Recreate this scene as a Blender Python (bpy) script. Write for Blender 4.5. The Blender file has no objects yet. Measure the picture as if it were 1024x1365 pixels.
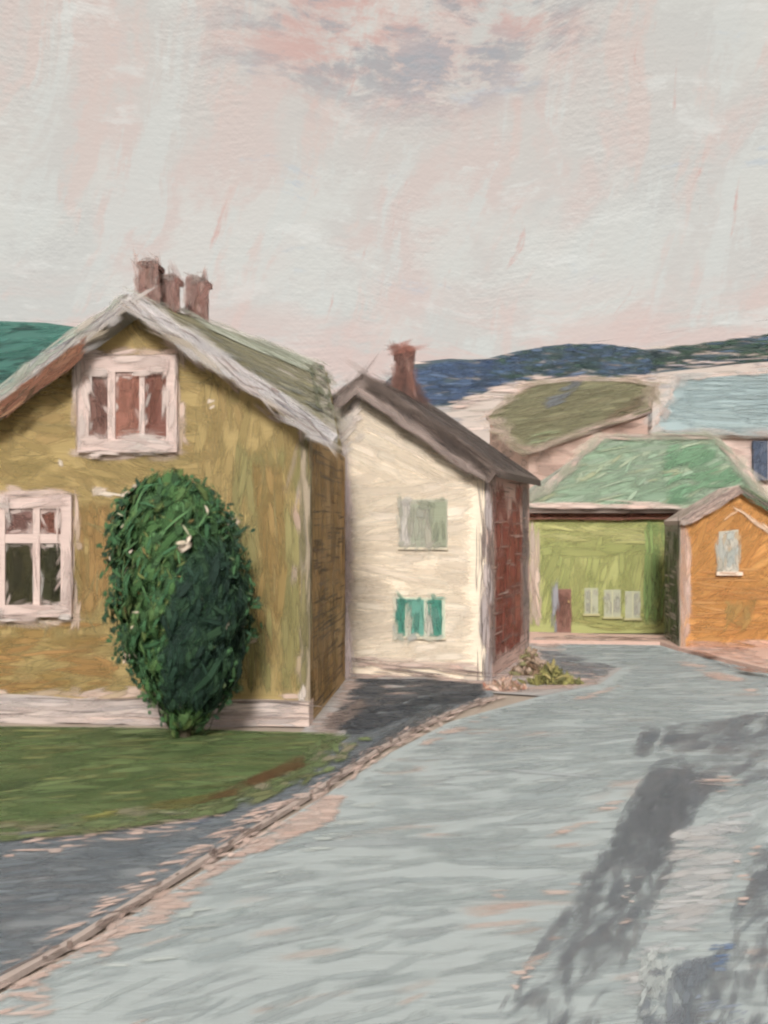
import bpy, math, random
import numpy as np
from mathutils import Vector

# ------------------------------------------------------------------ camera, sky, sun, exposure
S = bpy.context.scene
COL = S.collection
R = math.radians
F, CX, HOR, EYE = 1300.0, 512.0, 700.0, 3.5          # focal length in px, centre column, horizon row, eye height

cam = bpy.data.cameras.new('camera')
cam.sensor_fit = 'HORIZONTAL'; cam.sensor_width = 36.0
cam.lens = 36.0 * F / 1024.0
cam.shift_y = (HOR - 682.5) / 1024.0
cam.clip_start = 0.1; cam.clip_end = 3000
camo = bpy.data.objects.new('camera', cam); COL.objects.link(camo)
camo.location = (0, 0, EYE); camo.rotation_euler = (R(90), 0, 0)
S.camera = camo

S.view_settings.view_transform = 'Standard'
try: S.view_settings.look = 'None'
except Exception: pass
S.view_settings.gamma = 1.0
S.view_settings.use_curve_mapping = False
S.view_settings.exposure = 0.25
S.cycles.max_bounces = 3; S.cycles.diffuse_bounces = 2; S.cycles.glossy_bounces = 1
S.cycles.transparent_max_bounces = 48
S.cycles.use_adaptive_sampling = True; S.cycles.adaptive_threshold = 0.05; S.cycles.adaptive_min_samples = 12
S.cycles.use_denoising = True; S.cycles.filter_width = 2.3
S.cycles.caustics_reflective = False; S.cycles.caustics_refractive = False

SUN_EL, SUN_AZ = 32.0, -176.0        # sun: behind the viewer on the left (azimuth from +Y towards +X)
sun = bpy.data.lights.new('sun', 'SUN'); sun.energy = 3.2; sun.angle = R(12); sun.color = (1.0, 0.965, 0.915)
suno = bpy.data.objects.new('sun', sun); COL.objects.link(suno)
sd = Vector((math.sin(R(SUN_AZ)) * math.cos(R(SUN_EL)), math.cos(R(SUN_AZ)) * math.cos(R(SUN_EL)), math.sin(R(SUN_EL))))
suno.rotation_euler = sd.to_track_quat('Z', 'Y').to_euler()
suno.location = sd * 60


def lin(h):
    h = h.lstrip('#')
    c = [int(h[i:i + 2], 16) / 255 for i in (0, 2, 4)]
    return np.array([x / 12.92 if x <= .04045 else ((x + .055) / 1.055) ** 2.4 for x in c])


def pig(h):
    """a pigment from its mixed-tube colour, slightly greyed"""
    c = lin(h); return c * .82 + .18 * (c @ np.array([.21, .72, .07]))


class NT:
    """small node-tree helper"""
    def __init__(s, tree): s.t = tree; s.n = tree.nodes; s.l = tree.links
    def new(s, typ, **kw):
        n = s.n.new(typ)
        for k, v in kw.items(): setattr(n, k, v)
        return n
    def put(s, sock, v):
        if hasattr(v, 'is_linked'): s.l.new(v, sock)
        else: sock.default_value = v
    def math(s, op, a, b=0.0, c=0.0, clamp=False):
        n = s.new('ShaderNodeMath', operation=op, use_clamp=clamp)
        for i, v in enumerate((a, b, c)): s.put(n.inputs[i], v)
        return n.outputs[0]
    def comb(s, x, y, z=0.0):
        n = s.new('ShaderNodeCombineXYZ')
        for i, v in enumerate((x, y, z)): s.put(n.inputs[i], v)
        return n.outputs[0]
    def noise(s, vec, scale=1.0, detail=3.0, rough=.55, dist=0.0):
        n = s.new('ShaderNodeTexNoise'); s.put(n.inputs['Vector'], vec)
        n.inputs['Scale'].default_value = scale; n.inputs['Detail'].default_value = detail
        n.inputs['Roughness'].default_value = rough; n.inputs['Distortion'].default_value = dist
        return n.outputs['Fac']
    def step(s, v, a, b):
        n = s.new('ShaderNodeMapRange', interpolation_type='SMOOTHSTEP'); s.put(n.inputs[0], v)
        n.inputs[1].default_value = a; n.inputs[2].default_value = b
        return n.outputs[0]
    def mix(s, f, a, b, mode='MIX'):
        n = s.new('ShaderNodeMix', data_type='RGBA', blend_type=mode)
        s.put(n.inputs[0], f)
        for i, v in ((6, a), (7, b)):
            s.put(n.inputs[i], v if hasattr(v, 'is_linked') else (*v, 1.0))
        return n.outputs[2]


world = bpy.data.worlds.new('World'); S.world = world; world.use_nodes = True


def build_sky():
    t = NT(world.node_tree); t.n.clear()
    out = t.new('ShaderNodeOutputWorld'); bg = t.new('ShaderNodeBackground'); bg.inputs[1].default_value = 0.1
    t.l.new(bg.outputs[0], out.inputs[0])
    sky = t.new('ShaderNodeTexSky', sky_type='NISHITA'); sky.sun_disc = False
    sky.sun_elevation = R(SUN_EL); sky.sun_rotation = R(SUN_AZ)
    tc = t.new('ShaderNodeTexCoord'); sp = t.new('ShaderNodeSeparateXYZ'); t.l.new(tc.outputs['Generated'], sp.inputs[0])
    x, y, z = sp.outputs
    az = t.math('ARCTAN2', x, y)
    el = t.math('ARCSINE', z)
    # cloud cover brushed in streaks: az/el in radians
    wob = t.noise(t.comb(az, el), 5.0, 2)
    wob2 = t.noise(t.comb(az, el, 7.0), 4.0, 2)
    a2 = t.math('ADD', az, t.math('MULTIPLY', t.math('SUBTRACT', wob, .5), .10))
    e2 = t.math('ADD', el, t.math('MULTIPLY', t.math('SUBTRACT', wob2, .5), .10))
    # falling, leaning streaks (tall) and lying streaks (flat)
    lean = t.math('SUBTRACT', a2, t.math('MULTIPLY', e2, .30))
    tall = t.noise(t.comb(t.math('MULTIPLY', lean, 17.0), t.math('MULTIPLY', e2, 3.6)), 1.0, 5, .62)
    tall2 = t.noise(t.comb(t.math('MULTIPLY', lean, 21.0), t.math('MULTIPLY', e2, 4.0), 11.0), 1.0, 5, .62)
    tall3 = t.noise(t.comb(t.math('MULTIPLY', lean, 55.0), t.math('MULTIPLY', e2, 8.0), 23.0), 1.0, 4, .6)
    flat = t.noise(t.comb(t.math('MULTIPLY', a2, 9.0), t.math('MULTIPLY', e2, 34.0), 3.0), 1.0, 6, .65)
    flat2 = t.noise(t.comb(t.math('MULTIPLY', a2, 6.0), t.math('MULTIPLY', e2, 22.0), 31.0), 1.0, 6, .65)
    broad = t.noise(t.comb(t.math('MULTIPLY', az, 4.0), t.math('MULTIPLY', el, 4.0), 5.0), 1.0, 3, .5)
    fine = t.noise(t.comb(t.math('MULTIPLY', az, 60.0), t.math('MULTIPLY', el, 90.0), 19.0), 1.0, 6, .7)
    fz = t.math('MULTIPLY', t.math('SUBTRACT', fine, .5), .22)
    def ragged(v, a, b): return t.step(t.math('ADD', v, fz), a, b)
    patchy = t.noise(t.comb(t.math('MULTIPLY', lean, 9.0), t.math('MULTIPLY', e2, 5.0), 63.0), 1.0, 4, .6)
    patchy2 = t.noise(t.comb(t.math('MULTIPLY', lean, 8.0), t.math('MULTIPLY', e2, 6.0), 83.0), 1.0, 4, .6)
    c = t.mix(t.step(broad, .40, .60), lin('#cdcac2'), lin('#d0c9c0'))
    c = t.mix(t.math('MULTIPLY', ragged(patchy, .50, .60), .75), c, lin('#d6c4ba'))
    c = t.mix(t.math('MULTIPLY', ragged(patchy2, .46, .58), .75), c, lin('#d6d4cb'))
    c = t.mix(t.math('MULTIPLY', ragged(tall, .53, .62), .65), c, lin('#d8c4b9'))
    c = t.mix(t.math('MULTIPLY', ragged(tall2, .52, .60), .8), c, lin('#d3d2ca'))
    c = t.mix(t.math('MULTIPLY', ragged(flat, .55, .66), .55), c, lin('#e0ded6'))
    c = t.mix(t.math('MULTIPLY', ragged(flat2, .62, .70), .5), c, lin('#bcc3c8'))
    c = t.mix(t.math('MULTIPLY', ragged(tall3, .64, .76), .55), c, lin('#d2a092'))
    # grey and salmon rolls of cloud high up, straight ahead
    def blob(a0, e0, ra, re, inner=.35, outer=1.0):
        dx = t.math('DIVIDE', t.math('SUBTRACT', az, a0), ra); dy = t.math('DIVIDE', t.math('SUBTRACT', el, e0), re)
        d = t.math('SQRT', t.math('ADD', t.math('MULTIPLY', dx, dx), t.math('MULTIPLY', dy, dy)))
        return t.math('SUBTRACT', 1.0, t.step(d, inner, outer))
    curl = t.noise(t.comb(t.math('MULTIPLY', lean, 11.0), t.math('MULTIPLY', e2, 36.0), 41.0), 1.0, 8, .68, .15)
    curl2 = t.noise(t.comb(t.math('MULTIPLY', lean, 12.0), t.math('MULTIPLY', e2, 30.0), 57.0), 1.0, 8, .68, .15)
    m = blob(0.02, .47, .27, .10, .3, 1.0)
    c = t.mix(t.math('MULTIPLY', t.math('MULTIPLY', ragged(curl2, .42, .60), m), .7), c, lin('#cfa296'))
    c = t.mix(t.math('MULTIPLY', t.math('MULTIPLY', ragged(curl, .47, .60), m), .8), c, lin('#a6a4a4'))
    m2 = blob(.07, .44, .10, .05)
    c = t.mix(t.math('MULTIPLY', t.math('MULTIPLY', ragged(curl2, .48, .56), m2), .7), c, lin('#a9acae'))
    # pink band low over the hills
    low = t.math('SUBTRACT', 1.0, t.step(el, .17, .26))
    c = t.mix(t.math('MULTIPLY', t.math('MULTIPLY', low, t.step(flat2, .44, .58)), .75), c, lin('#dabfb4'))
    # lit and shaded sides of streaks, painted into the sky colour
    def ridge_shade(v1, v2, amp):
        return t.math('MULTIPLY', t.math('SUBTRACT', v1, v2), amp)
    def fl(off, k): return t.noise(t.comb(t.math('MULTIPLY', a2, 16.0), t.math('MULTIPLY', t.math('ADD', e2, off), 260.0), 77.0 + k), 1.0, 3, .6)
    def gr(off): return t.noise(t.comb(t.math('MULTIPLY', az, 130.0), t.math('MULTIPLY', t.math('ADD', el, off), 190.0), 91.0), 1.0, 5, .7)
    streak_shade = t.math('ADD', ridge_shade(fl(.0012, 0), fl(0.0, 0), .42), ridge_shade(gr(.0014), gr(0.0), .9))
    patch = t.step(t.noise(t.comb(az, el, 15.0), 7.0, 3), .42, .62)
    streak_shade = t.math('MULTIPLY', streak_shade, t.math('ADD', .25, t.math('MULTIPLY', patch, .4)))
    g = t.math('ADD', 1.0, streak_shade)
    gv = t.new('ShaderNodeVectorMath', operation='SCALE'); t.l.new(c, gv.inputs[0]); t.l.new(g, gv.inputs['Scale'])
    # clouds over the clear sky; background strength 0.1 -> clouds times 10
    gs = t.new('ShaderNodeVectorMath', operation='SCALE'); t.l.new(gv.outputs[0], gs.inputs[0]); gs.inputs['Scale'].default_value = SKY_GAIN
    fin = t.mix(0.93, sky.outputs[0], gs.outputs[0])
    t.l.new(fin, bg.inputs[0])


SKY_GAIN = 9.05
build_sky()

# ------------------------------------------------------------------ geometry helpers
V = lambda *a: np.array(a, float)


def ray(x, y): return V((x - CX) / F, 1.0, -(y - HOR) / F)


EYEP = V(0, 0, EYE)


def at(x, y, D): return EYEP + ray(x, y) * D


def gnd(x, y): return at(x, y, F * EYE / (y - HOR))


def hit(x, y, o, n):
    r = ray(x, y); return EYEP + r * (np.dot(o - EYEP, n) / np.dot(r, n))


def unit(v): return v / np.linalg.norm(v)


class Frame:
    def __init__(s, o, ex, ey):
        s.o = np.array(o, float); s.ex = unit(np.array(ex, float))
        ey = np.array(ey, float); ey = ey - s.ex * np.dot(ey, s.ex); s.ey = unit(ey)
        s.n = np.cross(s.ex, s.ey)
    def p(s, a, b, h=0.0): return s.o + s.ex * a + s.ey * b + s.n * h
    def uv(s, p): d = np.asarray(p) - s.o; return (float(np.dot(d, s.ex)), float(np.dot(d, s.ey)))
    def px(s, x, y): return s.uv(hit(x, y, s.o, s.n))
    def pxs(s, pts): return [s.px(*p) for p in pts]


def inpoly(poly, x, y):
    r = np.zeros(x.shape, bool); n = len(poly)
    for i in range(n):
        x1, y1 = poly[i]; x2, y2 = poly[(i + 1) % n]
        if y1 == y2: continue
        c = ((y1 > y) != (y2 > y)) & (x < (x2 - x1) * (y - y1) / (y2 - y1) + x1)
        r ^= c
    return r


def grow(poly, d):
    """push a polygon outwards (d > 0) or inwards by about d"""
    c = np.mean(np.array(poly), axis=0); out = []
    n = len(poly); P = [np.array(p, float) for p in poly]
    area = sum(P[i][0] * P[(i + 1) % n][1] - P[(i + 1) % n][0] * P[i][1] for i in range(n))
    sgn = 1 if area > 0 else -1
    for i in range(n):
        e1 = unit(P[i] - P[i - 1]); e2 = unit(P[(i + 1) % n] - P[i])
        n1 = np.array([e1[1], -e1[0]]) * sgn; n2 = np.array([e2[1], -e2[0]]) * sgn
        b = n1 + n2; k = max(.35, 1 + np.dot(n1, n2)); out.append(tuple(P[i] + b / k * d))
    return out


MATS = {}


def oil(unit_m, gloss=.5, name='oil_paint'):
    """brushed paint: pigment from the mesh, bristle streaks and ridges along each stroke (uv in units of unit_m)"""
    key = (name, round(unit_m, 4), gloss)
    if key in MATS: return MATS[key]
    m = bpy.data.materials.new(name); m.use_nodes = True
    t = NT(m.node_tree); b = t.n['Principled BSDF']
    a = t.new('ShaderNodeAttribute', attribute_name='Col')
    u = t.new('ShaderNodeUVMap', uv_map='UVMap'); sp = t.new('ShaderNodeSeparateXYZ'); t.l.new(u.outputs[0], sp.inputs[0])
    uu, vv = sp.outputs[0], sp.outputs[1]
    st = t.noise(t.comb(t.math('MULTIPLY', uu, .028), t.math('MULTIPLY', vv, .42)), 1.0, 2.5, .62)
    st2 = t.noise(t.comb(t.math('MULTIPLY', uu, .012), t.math('MULTIPLY', vv, .16), 9.0), 1.0, 1.5, .6)
    gr = t.noise(t.comb(t.math('MULTIPLY', uu, .35), t.math('MULTIPLY', vv, .45), 4.0), 1.0, 1.5, .6)
    bro = t.noise(t.comb(t.math('MULTIPLY', uu, .012), t.math('MULTIPLY', vv, .03), 2.0), 1.0, 1.0, .6)
    k = t.math('ADD', .68, t.math('ADD', t.math('MULTIPLY', st, .22), t.math('ADD', t.math('MULTIPLY', st2, .16), t.math('ADD', t.math('MULTIPLY', gr, .14), t.math('MULTIPLY', bro, .14)))))
    sc = t.new('ShaderNodeVectorMath', operation='SCALE'); t.l.new(a.outputs['Color'], sc.inputs[0]); t.l.new(k, sc.inputs['Scale'])
    t.l.new(sc.outputs[0], b.inputs['Base Color'])
    h = t.math('ADD', st, t.math('ADD', t.math('MULTIPLY', st2, .8), t.math('MULTIPLY', gr, .35)))
    bp = t.new('ShaderNodeBump'); bp.inputs['Strength'].default_value = .36; bp.inputs['Distance'].default_value = unit_m * 2.0
    t.l.new(h, bp.inputs['Height']); t.l.new(bp.outputs[0], b.inputs['Normal'])
    t.l.new(t.math('ADD', gloss, t.math('MULTIPLY', st, .2)), b.inputs['Roughness'])
    b.inputs['Specular IOR Level'].default_value = .22
    # dry-brush ends and sides: the bristles lift off the board
    d = t.new('ShaderNodeUVMap', uv_map='Dab'); ds = t.new('ShaderNodeSeparateXYZ'); t.l.new(d.outputs[0], ds.inputs[0])
    es = t.math('MULTIPLY', t.math('MINIMUM', ds.outputs[0], t.math('SUBTRACT', 1.0, ds.outputs[0])), 2.0)
    et = t.math('SUBTRACT', 1.0, t.math('ABSOLUTE', ds.outputs[1]))
    cover = t.math('MULTIPLY', t.step(es, 0.0, .85), t.step(et, 0.0, .95))
    rag = t.math('ADD', cover, t.math('MULTIPLY', t.math('SUBTRACT', st, .5), t.math('SUBTRACT', 2.2, t.math('MULTIPLY', cover, 1.3))))
    al = t.math('MULTIPLY', t.step(rag, .05, .9), a.outputs['Alpha'])
    lim = t.math('MULTIPLY', al, t.step(cover, 0.0, .12))
    t.l.new(lim, b.inputs['Alpha'])
    MATS[key] = m
    return m


RNG = np.random.default_rng(11)


class Paint:
    """collects solid faces and brush dabs into one mesh"""
    def __init__(s, D, gloss=.5):
        s.u = D / F; s.gloss = gloss
        s.v, s.f, s.c, s.t, s.nv, s.k = [], [], [], [], 0, 0
    def add(s, v, f, c, t):
        s.v.append(v); s.f.append(f + s.nv); s.c.append(c); s.t.append(t); s.nv += len(v)
    def face(s, pts, col):
        pts = np.array(pts, float); n = len(pts)
        ex = unit(pts[1] - pts[0]); nn = np.cross(ex, pts[2] - pts[0]); ey = unit(np.cross(nn, ex))
        d = pts - pts[0]; t = np.stack([d @ ex, d @ ey], 1) / s.u + RNG.uniform(0, 500, 2); t = np.concatenate([t, np.tile([.5, 0.], (n, 1))], 1)
        c = np.tile(np.append(pig(col), 1.0), (n, 1))
        if n == 4: f = np.array([[0, 1, 2, 3]])
        elif n == 3: f = np.array([[0, 1, 2, 2]])
        else:
            s.v.append(pts); s.c.append(c); s.t.append(t)
            s.f.append([[s.nv + i for i in range(n)]]); s.nv += n; return
        if n == 3:
            s.v.append(pts); s.c.append(c); s.t.append(t); s.f.append([[s.nv, s.nv + 1, s.nv + 2]]); s.nv += 3; return
        s.add(pts, f, c, t)
    def slab(s, pts, d, col, side=None):
        """closed prism: polygon pts pushed along vector d"""
        pts = [np.array(p, float) for p in pts]; d = np.array(d, float); q = [p + d for p in pts]
        s.face(pts, col); s.face(q[::-1], side or col)
        n = len(pts)
        for i in range(n):
            j = (i + 1) % n; s.face([pts[i], q[i], q[j], pts[j]], side or col)
    def board(s, fr, a0, b0, a1, b1, h0, h1, col):
        """box standing on a frame from height h0 to h1 over its plane"""
        q = [fr.p(a0, b0, h1), fr.p(a1, b0, h1), fr.p(a1, b1, h1), fr.p(a0, b1, h1)]
        s.slab(q, fr.n * (h0 - h1), col)
    def brush(s, fr, poly, n, L, W, pal, ang=0.0, aj=8, lift=.006, step=1e-5, nb=5, K=5, curve=.025, edge=0.0, size=None, cj=.025, blend=.5, clip=True, opac=(.35, .95), tilt=0.0, region=None):
        """n brush strokes inside poly (frame coordinates, metres). L, W in px-like units of the mesh; ang in degrees or f(x, y)"""
        nb = max(1, nb // 2)
        if W >= 6: n = max(3, int(n * .6)); W *= 1.5; L *= 1.2
        poly2 = grow(poly, edge * s.u) if edge else poly
        P = np.array(poly2); lo, hi = P.min(0), P.max(0)
        xs, ys = [], []; got = 0
        for _ in range(60):
            x = RNG.uniform(lo[0], hi[0], 4 * n); y = RNG.uniform(lo[1], hi[1], 4 * n)
            ok = inpoly(poly2, x, y)
            if region is not None: ok &= region(x, y) > RNG.uniform(0, 1, x.shape)
            xs.append(x[ok]); ys.append(y[ok]); got += ok.sum()
            if got >= n: break
        x = np.concatenate(xs)[:n]; y = np.concatenate(ys)[:n]; n = len(x)
        if n == 0: return
        th = np.radians((ang(x, y) if callable(ang) else np.full(n, float(ang))) + RNG.normal(0, aj, n))
        k = size(x, y) if size else (np.ones(n), np.ones(n))
        Ls = L * s.u * np.exp(RNG.normal(0, .35, n)) * k[0]; Ws = W * s.u * np.exp(RNG.normal(0, .28, n)) * k[1]
        dx, dy = np.cos(th), np.sin(th)
        cols = np.array([pig(p[0]) for p in pal]); w = np.array([p[1] for p in pal], float); w /= w.sum()
        ci = RNG.choice(len(pal), n, p=w); cj2 = RNG.choice(len(pal), n, p=w)
        mixf = RNG.beta(1, 3, n)[:, None]
        sc = (cols[ci] * (1 - mixf) + cols[cj2] * mixf) * (1 - blend) + blend * (cols * w[:, None]).sum(0)
        sc = sc * np.exp(RNG.normal(0, cj, n))[:, None]
        sh = (n, nb)
        vb = ((np.arange(nb) + .5) / nb - .5)[None, :] * Ws[:, None]
        s0 = -Ls[:, None] / 2 * (1 - RNG.uniform(0, .12, sh)); s1 = Ls[:, None] / 2 * (1 - RNG.uniform(0, .2, sh))
        bend = (RNG.normal(0, curve, n) * 4 / np.maximum(Ls, 1e-6))[:, None, None]
        def xy(tt, vv):
            v = vv + bend * (tt ** 2 - (Ls[:, None, None] ** 2) / 12)
            return x[:, None, None] + tt * dx[:, None, None] - v * dy[:, None, None], y[:, None, None] + tt * dy[:, None, None] + v * dx[:, None, None]
        keep = np.ones(sh, bool)
        if clip:
            M = 13; q = np.linspace(0, 1, M)[None, None, :]
            tt = s0[..., None] + (s1 - s0)[..., None] * q
            X, Y = xy(tt, vb[..., None]); ins = inpoly(poly2, X, Y)
            mid = M // 2; good = ins[..., mid]; a = np.full(sh, mid); b = np.full(sh, mid)
            run = good.copy()
            for i in range(mid - 1, -1, -1): run &= ins[..., i]; a = np.where(run, i, a)
            run = good.copy()
            for i in range(mid + 1, M): run &= ins[..., i]; b = np.where(run, i, b)
            keep = good & (b - a >= 2)
            s0, s1 = s0 + (s1 - s0) * a / (M - 1), s0 + (s1 - s0) * b / (M - 1)
        q = np.linspace(0, 1, K)[None, None, :]
        tt = s0[..., None] + (s1 - s0)[..., None] * q
        hw = (Ws[:, None] / nb * np.full(sh, .5))[..., None] + 0 * q
        X1, Y1 = xy(tt, vb[..., None] - hw); X2, Y2 = xy(tt, vb[..., None] + hw)
        order = (s.k + np.arange(n))[:, None] * step; s.k += n
        z = lift + order[..., None] + 0 * q + 0 * vb[..., None] + tilt * (tt - s0[..., None])
        X = np.stack([X1, X2], -1); Y = np.stack([Y1, Y2], -1); Z = np.stack([z, z + step * .3], -1)
        Pp = fr.o + X[..., None] * fr.ex + Y[..., None] * fr.ey + Z[..., None] * fr.n       # n, nb, K, 2, 3
        ru = RNG.uniform(0, 900, (n, 1, 1, 1)); rv = RNG.uniform(0, 900, (n, 1, 1, 1))
        U = np.stack([tt, tt], -1) / s.u / (k[0][:, None, None, None]) + ru
        Vv = np.stack([vb[..., None] - hw, vb[..., None] + hw], -1) / s.u / (k[1][:, None, None, None]) + rv
        C = np.concatenate([np.clip(sc, 0, 1), RNG.uniform(*opac, (n, 1))], 1)[:, None, :] * np.ones((1, nb, 1))
        C = np.broadcast_to(C[:, :, None, None, :], Pp.shape[:-1] + (4,))
        Sq = np.broadcast_to(q[..., None], Pp.shape[:-1]); Tq = np.stack([vb[..., None] - hw, vb[..., None] + hw], -1) / (Ws[:, None, None, None] / 2)
        T = np.stack([U, Vv, Sq, Tq], -1)
        Pp, C, T = Pp[keep], C[keep], T[keep]; nk = len(Pp)
        if nk == 0: return
        base = (np.arange(nk) * K * 2)[:, None] + (np.arange(K - 1) * 2)[None, :]
        fc = np.stack([base, base + 2, base + 3, base + 1], -1).reshape(-1, 4)
        s.add(Pp.reshape(-1, 3), fc, C.reshape(-1, 4), T.reshape(-1, 4))
    def line(s, p0, p1, nrm, n, L, W, pal, jit=2.0, aj=6, lift=.02, **kw):
        """strokes dragged along an edge from p0 to p1, facing nrm"""
        p0 = np.array(p0, float); p1 = np.array(p1, float); ex = unit(p1 - p0); ey = np.cross(np.array(nrm, float), ex)
        fr = Frame(p0, ex, ey); l = np.linalg.norm(p1 - p0); j = jit * s.u
        s.brush(fr, [(0, -j), (l, -j), (l, j), (0, j)], n, L, W, pal, 0, aj, lift, clip=False, **kw)
    def smudge(s, p0, p1, nrm, n, pal, jit=6, L=60, W=16, opac=(.12, .45), aj=16, lift=.006, **kw):
        """soft dragged paint straddling an edge"""
        s.line(p0, p1, nrm, n, L, W, pal, jit, aj, lift, opac=opac, **kw)
    def dabs(s, pts, nrm, L, W, pal, K=3, up=0.0):
        """leaf dabs at pts facing roughly nrm"""
        n = len(pts); nrm = nrm / np.linalg.norm(nrm, axis=1)[:, None]
        r = RNG.normal(0, 1, (n, 3)) + np.array([.25, 0, 1.0]) * up; a = r - (r * nrm).sum(1)[:, None] * nrm; a /= np.linalg.norm(a, axis=1)[:, None]
        b = np.cross(nrm, a)
        l = L * s.u * np.exp(RNG.normal(0, .35, n))[:, None]; w = W * s.u * np.exp(RNG.normal(0, .3, n))[:, None]
        mid = pts + nrm * l * .12
        Pp = np.stack([pts - a * l / 2 - b * w * .5, pts - a * l / 2 + b * w * .5, mid - b * w / 2, mid + b * w / 2,
                       pts + a * l / 2 - b * w * .5, pts + a * l / 2 + b * w * .5], 1)
        cols = np.array([pig(p[0]) for p in pal]); wt = np.array([p[1] for p in pal], float); wt /= wt.sum()
        C = cols[RNG.choice(len(pal), n, p=wt)] * np.exp(RNG.normal(0, .1, n))[:, None]
        C = np.repeat(np.concatenate([np.clip(C, 0, 1), np.ones((n, 1))], 1)[:, None], 6, 1)
        T = np.stack([np.tile(np.array([0, 0, .5, .5, 1, 1.]) * L, (n, 1)), np.tile(np.array([0, 1, 0, 1, 0, 1.]) * W, (n, 1))], -1) + RNG.uniform(0, 900, (n, 1, 2)); T = np.concatenate([T, np.tile(np.array([[0, -1], [0, 1], [.5, -1], [.5, 1], [1, -1], [1, 1.]]), (n, 1, 1))], -1)
        bi = (np.arange(n) * 6)[:, None]
        f = np.concatenate([np.stack([bi + 0, bi + 1, bi + 3, bi + 2], -1).reshape(-1, 4), np.stack([bi + 2, bi + 3, bi + 5, bi + 4], -1).reshape(-1, 4)])
        s.add(Pp.reshape(-1, 3), f, C.reshape(-1, 4), T.reshape(-1, 4))
    def build(s, name, parent=None, label=None, mat=None):
        v = np.concatenate(s.v); c = np.concatenate(s.c); t = np.concatenate(s.t)
        off = np.zeros(3); p = parent
        while p is not None: off += np.array(p.location); p = p.parent
        v = v - off
        faces = [tuple(int(i) for i in q) for f in s.f for q in f]
        me = bpy.data.meshes.new(name); me.from_pydata(v.tolist(), [], faces); me.update()
        li = np.empty(len(me.loops), np.int32); me.loops.foreach_get('vertex_index', li)
        uvl = me.uv_layers.new(name='UVMap'); uvl.data.foreach_set('uv', t[li, :2].astype(np.float32).ravel())
        uv2 = me.uv_layers.new(name='Dab'); uv2.data.foreach_set('uv', t[li, 2:].astype(np.float32).ravel())
        at_ = me.attributes.new('Col', 'FLOAT_COLOR', 'POINT')
        at_.data.foreach_set('color', c.astype(np.float32).ravel())
        me.materials.append(mat or oil(s.u, s.gloss))
        o = bpy.data.objects.new(name, me); COL.objects.link(o); o.parent = parent
        if label: o['label'] = label
        return o


def thing(name, label, cat, loc, group=None):
    o = bpy.data.objects.new(name, None); COL.objects.link(o); o.empty_display_size = .3
    o.location = tuple(loc); o['label'] = label; o['category'] = cat
    if group: o['group'] = group
    return o


def mark(o, label, cat=None, kind=None):
    o['label'] = label
    if cat: o['category'] = cat
    if kind: o['kind'] = kind
    return o


Z = V(0, 0, 1)
GF = Frame((0, 0, 0), (1, 0, 0), (0, 1, 0))               # the ground


def gp(pts): return [tuple(gnd(*p)[:2]) for p in pts]


PINK = '#d6b8aa'
PINKS = [('#d9bcae', 4), ('#e0c6ba', 3), ('#cfa898', 2), ('#c9b6ae', 2)]
SKETCH = [('#6a5a55', 3), ('#8a7a74', 3), ('#57504f', 2), ('#a08a82', 2)]

# ------------------------------------------------------------------ ground
def gsize(x, y):
    d = np.clip(y, 5, 60); return d / 10.0, np.clip((d / 10.0) ** 1.6, .4, 4.2)


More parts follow.
